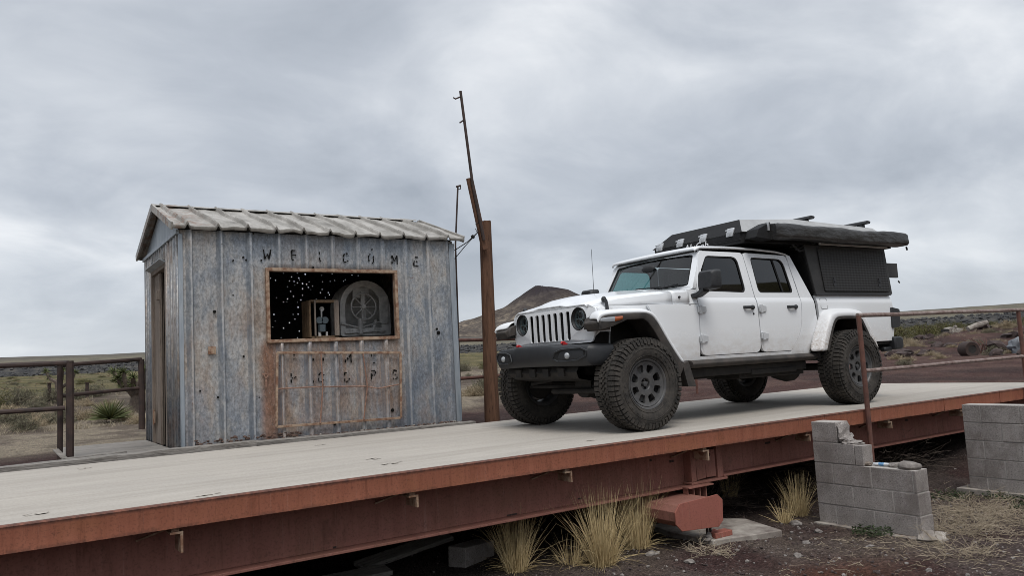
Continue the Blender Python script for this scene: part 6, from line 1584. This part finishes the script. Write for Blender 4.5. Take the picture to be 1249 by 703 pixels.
mb = MB(); mb.loft([[(-.40, y*1.0, .66), (-.56, y, .655), (-.60, y, .60), (-.52, y*.9, .535), (-.30, y*.85, .50), (-.1, y*.8, .52)] for y in (-.62, -.5, -.46, -.2, -.16, .16, .2, .46, .5, .62)]); 
for y in (-.38, -.12, .12, .38): mb.box(-.615, -.585, y-.05, y+.05, .56, .64)
tb(mb, 'air_dam', M['chassis'], 0, 30)

# --- chassis
mb = MB()
for s in (-1, 1):
    mb.box(-.30, 4.6, s*.44-.04, s*.44+.04, .56, .68)
for x in (-.22, .9, 1.6, 2.6, 3.6, 4.5): mb.box(x-.04, x+.04, -.44, .44, .57, .65)
tb(mb, 'frame', M['chassis'], .005)
mb = MB(); mb.box(1.0, 1.75, -.30, .30, .42, .58); mb.box(1.8, 2.95, -.62, -.12, .40, .62); mb.rock((2.95, -.35, .44), .17, 0, 2, .2, (1.2, 1, .8)); mb.tube([(.2, .1, .52), (1.0, .05, .55)], .035, 8); mb.tube([(1.7, 0, .52), (3.3, 0, .50)], .04, 8); mb.tube([(1.0, .35, .48), (2.2, .38, .46), (3.2, .4, .62), (4.5, .4, .62)], .035, 8); mb.box(.9, 2.9, -.70, -.58, .46, .56); mb.box(1.9, 2.7, -.71, -.60, .44, .50); tb(mb, 'underbody', M['chassis'], .01)
for ax, dy in ((0, -.28), (WB, 0)):
    mb = MB(); mb.tube([(ax, -.72, .46), (ax, .72, .46)], .045, 12); mb.rock((ax-.02, dy, .46), .15, 0, 2, .08, (1.2, 1, 1.05)); mb.lathe([(.0001, -.06), (.135, -.05), (.14, .0), (.12, .05)], 18, 0, (0,0,0), False, Matrix.Translation((ax-.14, dy, .46)) @ Matrix.Rotation(-PI/2, 4, 'Z'))
    for s in (-1, 1):
        mb.tube([(ax+.06, s*.50, .46), (ax+.02, s*.46, 1.0)], .03, 8)
        mb.tube([(ax+.1, s*.45, .44), (ax+.95, s*.42, .55)], .03, 8)
        mb.lathe([(.17, -.01), (.17, .01), (.0001, .01)], 20, 0, (ax, s*.74, .46))
    tb(mb, 'axle', M['chassis'], 0, 40)
mb = MB(); mb.tube([(-.16, -.70, .44), (-.16, .70, .44)], .022, 8); mb.tube([(-.20, .62, .47), (-.22, -.30, .58)], .022, 8); mb.tube([(-.22, -.55, .40), (-.22, .2, .39)], .028, 8); tb(mb, 'steering_link', M['chassis'])
for s in (-1, 1):
    mb = MB(); pts = [(-.0+.06*math.cos(a), s*.44+.06*math.sin(a), .56+.42*a/(2*PI*6)) for a in [2*PI*6*k/96 for k in range(97)]]; mb.tube(pts, .009, 5); tb(mb, 'coil_spring', M['steelgrey'])
    mb = MB(); mb.tube([(-.12, s*.60, .52), (-.08, s*.60, .80)], .028, 10); mb.tube([(-.08, s*.60, .80), (-.05, s*.60, 1.1)], .013, 8); tb(mb, 'shock_absorber', M['steelgrey'])

# --- wheels
def make_wheel():
    """outer face towards -y, axle centre at the origin; y=0 is the tyre's outer bulge"""
    w = .330; c = w/2
    bead = .232
    mb = MB()
    prof = [(bead, .055), (bead+.018, .028), (.285, .012), (.325, .004), (.36, .006), (.392, .018), (.412, .032), (.430, .055), (.437, .09), (.438, c), (.437, w-.09), (.430, w-.055), (.412, w-.032), (.392, w-.018), (.36, w-.006), (.325, w-.004), (.285, w-.012), (bead+.018, w-.028), (bead, w-.055)]
    mb.lathe(prof, 72)
    N = 56
    def lug(a0, a1, y0, y1, r0, r1, y0b=None, y1b=None):
        y0b = y0 if y0b is None else y0b; y1b = y1 if y1b is None else y1b
        vs = []
        for r in (r0, r1):
            for a, ya, yb in ((a0, y0, y1), (a1, y0b, y1b)):
                for y in (ya, yb): vs.append((r*math.cos(a), y, r*math.sin(a)))
        mb.add(vs, [(0,1,3,2),(4,6,7,5),(0,4,5,1),(2,3,7,6),(0,2,6,4),(1,5,7,3)])
    da = 2*PI/N
    for k in range(N):
        a = k*da
        for sgn, base in ((1, 0), (-1, w)):
            Y = lambda y: base+sgn*y
            # shoulder lugs wrap on to the sidewall
            lug(a+.04*da, a+.80*da, Y(.030), Y(.094), .405, .4525)
            r0, r1 = .378 if k % 2 else .392, .432
            vs = []
            for aa in (a+.06*da, a+.76*da):
                for (r, y) in ((r1, .012), (r0, .001), (r0, .02), (r1, .05)): vs.append((r*math.cos(aa), Y(y), r*math.sin(aa)))
            mb.add(vs, [(0,1,2,3),(7,6,5,4),(0,4,5,1),(1,5,6,2),(2,6,7,3),(3,7,4,0)])
            b = a+.5*da
            lug(b+.02*da, b+.66*da, Y(.100), Y(.138), .42, .4515, Y(.106), Y(.146))
            lug(b+.66*da, b+.95*da, Y(.098), Y(.126), .42, .4505)
        lug(a+.10*da, a+.62*da, c-.016, c+.004, .42, .4515, c-.006, c+.016)
    # sidewall ribs and raised bars
    for r, y in ((.345, .0035), (.275, .013)):
        mb.lathe([(r-.003, y+.003), (r, y-.003), (r+.003, y+.003)], 72)
    for k in range(26):
        a = 2*PI*k/26; 
        for r in (.318,):
            M4 = Matrix.Rotation(-a, 4, 'Y'); 
            if k % 13 < 6: mb.box(r-.011, r+.011, .0005, .008, -.012, .012, 0, M4)
    tyre = mb
    rm = MB()
    # barrel and outer lip
    rm.lathe([(.236, .046), (.246, .034), (.244, .030), (.232, .034), (.218, .052), (.205, .10), (.200, .2), (.214, .27), (.240, w-.05), (.246, w-.04), (.23, w-.045), (.205, w-.06), (.19, .2), (.19, .11)], 48)
    # face with eight windows
    def ff(u, v, wd):
        r = math.hypot(u, v); return (u, .060+.024*max(0, 1-((r-.15)/.075)**2)*-1+.012*(1-r/.21)+wd, v)
    # face: concentric rings, eight windows left open, folded back along their edges
    na = 128; rings = [(.052, .072), (.060, .064), (.095, .060), (.112, .060), (.122, .062), (.150, .060), (.180, .056), (.190, .054), (.204, .050), (.216, .044)]
    def op(i, j):
        q = (j+.5) % 16-8
        return (3 == i and abs(q) < 4) or (4 <= i <= 5 and abs(q) < 5) or (i == 6 and abs(q) < 4.4)
    ix = {}
    for d in (0, .032):
        for i, (r, y) in enumerate(rings):
            for j in range(na):
                a = 2*PI*j/na; ix[d, i, j] = len(rm.v); rm.v.append((r*math.cos(a), y+d, r*math.sin(a)))
    for i in range(len(rings)-1):
        for j in range(na):
            j2 = (j+1) % na
            if not op(i, j):
                for d in (0, .032): rm.f.append([ix[d, i, j], ix[d, i, j2], ix[d, i+1, j2], ix[d, i+1, j]]); rm.m.append(0)
            else:
                for (ii, jj, e) in ((i-1, j, ((i, j), (i, j2))), (i+1, j, ((i+1, j), (i+1, j2))), (i, j-1, ((i, j), (i+1, j))), (i, j+1, ((i, j2), (i+1, j2)))):
                    if not op(ii, jj % na):
                        (p, q), (p2, q2) = e; rm.f.append([ix[0, p, q], ix[0, p2, q2], ix[.032, p2, q2], ix[.032, p, q]]); rm.m.append(0)
    # hub: recessed centre with five nuts
    hub = MB(); hub.lathe([(.054, .068), (.050, .10), (.0001, .10)], 20); hub.lathe([(.0001, .062), (.026, .066), (.030, .10)], 16)
    for k in range(5):
        a = 2*PI*k/5+.3; hub.lathe([(.0001, .078), (.009, .078), (.010, .10)], 8, 0, (.040*math.cos(a), 0, .040*math.sin(a)))
    disc = MB(); disc.lathe([(.06, .16), (.175, .16), (.175, .185), (.06, .185)], 32, 0, (0,0,0), True); disc.box(-.05, .09, .15, .20, .10, .19)
    return tyre, rm, hub, disc
ty, rm, hub, disc = make_wheel()
wheel0 = rm.build('wheel', M['rim'], truck, 30, 0)
ty.build('tyre', M['tyre'], wheel0, 30); hub.build('hub', M['rim'], wheel0, 40); disc.build('brake_disc', M['steelgrey'], wheel0, 40)
lt = MB(); lt.lathe([(.205, .055), (.207, .050), (.217, .047), (.219, .052)], 48); lt.build('rim_ring', M['rim'], wheel0, 40)
wheel0.location = (.04, -HW, TR)
for (x, s, ph) in ((WB, -1, .4), (0, 1, .9), (WB, 1, 1.7)):
    c = copy_tree(wheel0, truck); c.location = (x+.04, s*HW, TR)
    c.rotation_euler = (0, ph, 0) if s < 0 else (0, ph, PI)

# ------------------------------------------------------------------ camper shell, roof tent, awning (bolted to the truck)
sh_x = lambda z: interp(z, [1.352, 1.97], [3.085, 2.955])
she = lambda z: interp(z, [1.352, 1.97], [4.735, 4.675])
for s in (-1, 1):
    mb = MB(); fs_ = lambda u, v, w: (u, s*(.785-.03*(v-1.35)-w), v)
    mb.plate([(sh_x(1.352), 1.354), (she(1.352), 1.354), (she(1.96), 1.96), (sh_x(1.96), 1.96)], [], fs_, 0, .03); sf = tb(mb, 'shell_side', M['tentgrey'], .008)
    mb = MB(); mb.plate(rpoly([(3.265, 1.385), (4.665, 1.385), (4.60, 1.925), (3.20, 1.925)], .02, 2), [], fs_, -.014, -.001); tb(mb, 'side_hatch', M['shellpanel'], .006, 35, sf)
    for x in (3.47, 4.44):
        mb = MB(); mb.plate(rpoly([(x-.03, 1.45), (x+.03, 1.45), (x+.03, 1.54), (x-.03, 1.54)], .02, 3), [], fs_, -.019, -.013); mb.plate(rpoly([(x-.02, 1.50), (x+.02, 1.50), (x+.02, 1.56), (x-.02, 1.56)], .01, 3), [], fs_, -.028, -.018); tb(mb, 'hatch_latch', M['blackplastic'], .002, 35, sf)
mb = MB(); mb.plate([(-.76, 1.354), (.76, 1.354), (.74, 1.96), (-.74, 1.96)], [], lambda u, v, w: (sh_x(v)+w, u, v), 0, .03); tb(mb, 'shell_front', M['tentblack'], .008)
mb = MB(); mb.plate([(-.76, 1.354), (.76, 1.354), (.74, 1.96), (-.74, 1.96)], [], lambda u, v, w: (she(v)-w, u, v), 0, .03); tb(mb, 'shell_rear', M['tentblack'], .008)
mb = MB(); mb.tube([(2.80, -.72, 1.97), (2.90, -.74, 1.88), (3.02, -.745, 1.90), (3.10, -.74, 1.96), (3.25, -.76, 1.94), (3.35, -.76, 1.99)], .014, 6); mb.tube([(2.78, -.70, 1.93), (2.98, -.73, 1.97), (3.12, -.75, 1.87), (3.3, -.77, 1.97)], .012, 6); mb.tube([(2.84, -.73, 1.90), (3.0, -.74, 1.93), (3.2, -.76, 1.985)], .010, 6); tb(mb, 'cable_loom', M['blackplastic'])
for s in (-1, 1):
    mb = MB(); mb.box(3.22, 4.68, s*.80-.012, s*.80+.012, 1.962, 1.982); tb(mb, 'edge_strip', M['whitestrip'], .003)
# tray of the tent: overhangs the cab, nose stepping up to it
mb = MB(); mb.loft([[(x, y*w, z) for y, z in ((-1, zb), (1, zb), (1, zt), (-1, zt))] for x, w, zb, zt in ((1.90, .70, 1.945, 2.075), (2.0, .73, 1.955, 2.08), (2.35, .76, 1.96, 2.085), (4.85, .76, 1.975, 2.095))], 0, True, True)
mb.box(1.888, 1.90, -.72, .70, 1.985, 1.995)
tray = tb(mb, 'tent_base', M['tentblack'], .006)
lid = MB()
bot = [(1.895, -.735), (1.895, .735), (4.86, .765), (4.86, -.765)]; top = [(2.075, -.565), (2.075, .545), (4.72, .60), (4.72, -.60)]
zb_, zt_ = (2.075, 2.075, 2.095, 2.095), (2.255, 2.255, 2.275, 2.275)
L0 = [(x, y, z) for (x, y), z in zip(bot, zb_)]; L1 = [(x, y, z) for (x, y), z in zip(top, zt_)]
L2 = [(3.05, -.755, 2.085), (3.05, .755, 2.085), (3.05, .58, 2.312), (3.05, -.58, 2.312)]
lid.add(L0+L1+L2, [(0,1,5,4)], 0); lid.add(L0+L1+L2, [(0,4,11,8), (8,11,7,3), (1,9,10,5), (9,2,6,10), (2,3,7,6), (4,5,10,11), (11,10,6,7), (0,8,9,1), (8,3,2,9)], 1)
tent = tb(lid, 'tent_lid', [M['tentblack'], M['tentalu']], .006, 25)
mb = MB()   # near lid edge band below the alloy flank
mb.bar((2.35, -.77, 2.10), (4.86, -.78, 2.115), .02, .05); mb.bar((2.35, .77, 2.10), (4.86, .78, 2.115), .02, .05); tb(mb, 'lid_band', M['tentblack'], .003)
for y in (.60, .24, -.14, -.56):
    mb = MB(); mb.plate(rpoly([(y-.048, 2.045), (y+.048, 2.045), (y+.048, 2.145), (y-.048, 2.145)], .006, 2), [], lambda u, v, w: (1.893+.5*max(0, v-2.07)+w, u, v), -.016, .004); mb.box(1.862, 1.874, y-.03, y+.03, 2.06, 2.09); mb.tube([(1.862, y-.035, 2.115), (1.862, y+.035, 2.115)], .008, 6); tb(mb, 'lid_latch', M['latchsteel'], .002)
# white lettering on the tray's nose, half hidden by the roof
fc = bpy.data.curves.new('maker_lettering', 'FONT'); fc.body = 'AluCab'; fc.size = .13; fc.extrude = .002; fc.shear = .25; fc.align_x = 'CENTER'
fo = bpy.data.objects.new('tmp_text', fc); C.objects.link(fo)
bpy.context.view_layer.update()
me = bpy.data.meshes.new_from_object(fo.evaluated_get(bpy.context.evaluated_depsgraph_get())); bpy.data.objects.remove(fo)
me.name = 'maker_lettering'; me.materials.clear(); me.materials.append(M['whitetext'])
lo = bpy.data.objects.new('maker_lettering', me); C.objects.link(lo); lo.parent = truck
lo.matrix_local = Matrix(((0, 0, -1, 1.895), (-1, 0, 0, -.02), (0, 1, 0, 1.962), (0, 0, 0, 1)))
# crossbars on the lid
for x in (3.40, 4.62):
    mb = MB(); mb.loft([[(x+a, y, z) for a, z in ((-.055, 2.335), (-.045, 2.365), (.0, 2.378), (.06, 2.372), (.075, 2.355), (.05, 2.335))] for y in (-.60, -.58, .58, .60)], 0, True, True)
    for s in (-1, 1): mb.loft([[(x+a, s*y-b, z) for a in (-.04, .04) for b in (0,)] for y, z in ((.47, 2.268), (.46, 2.30), (.46, 2.34))]); mb.box(x-.04, x+.03, s*.50-.04, s*.50+.04, 2.25, 2.34)
    tb(mb, 'roof_bar', M['blackplastic'], .004, 40)
# bracket piece between the tray corner and the awning
mb = MB(); mb.plate([(1.93, 1.985), (2.20, 1.965), (2.20, 2.175), (2.10, 2.135), (1.98, 2.085)], [], lambda u, v, w: (u, -w, v), .735, .90); tb(mb, 'awning_bracket', M['tentblack'], .006)
mb = MB(); mb.box(2.135, 2.165, -.912, -.895, 2.07, 2.17); tb(mb, 'bracket_strap', M['latchsteel'], .002)
# the rolled awning in its creased vinyl bag
mb = MB(); secs = []
N = 60
for i in range(N+1):
    t = i/N; x = lerp(2.19, 4.90, t)
    zc = 2.066+.004*math.sin(t*9); ring = []
    r = .092
    for q in range(26):
        a = 2*PI*q/26
        ca, sa = math.cos(a), math.sin(a)
        ex = abs(ca)**.5*math.copysign(1, ca); ez = abs(sa)**.5*math.copysign(1, sa)
        fold = .009*mnoise.noise(Vector((x*2.2, ca*1.3+sa*.4, sa*1.3))) + .009*mnoise.noise(Vector((x*6+sa*2, ca*2, sa*2)))
        sag = .014*math.exp(-((x-2.75)/.18)**2)*(sa > .2) + .018*math.exp(-((x-3.9)/.22)**2)*(sa > .3)
        k = 1 if 0 < i < N else .9
        ring.append((x, -.905+(r+fold)*ex*k*.95, zc+(r+fold*.8)*ez*k*1.0-sag*max(0, sa)))
    secs.append(ring)
mb.loft(secs, 0, True, True); aw = tb(mb, 'awning_bag', M['vinyl'], 0, 70)
mb = MB(); mb.box(4.932, 4.936, -.96, -.86, 2.03, 2.12); mb.tube([(4.92, -.93, 1.975), (4.92, -.94, 1.93)], .012, 6); tb(mb, 'bag_tab', M['tentblack'], 0, 35, aw)
mb = MB(); mb.box(2.25, 4.88, -.80, -.775, 2.0, 2.05); tb(mb, 'awning_rail', M['tentblack'])
# dark folding plate behind the shell
mb = MB(); mb.box(4.75, 5.20, -.62, -.585, 1.60, 1.80); mb.box(4.70, 4.78, -.60, -.56, 1.64, 1.74); mb.tube([(5.22, -.6, 1.56), (5.25, -.6, 1.53)], .012, 6); tb(mb, 'rear_plate', M['tentgrey'], .006)
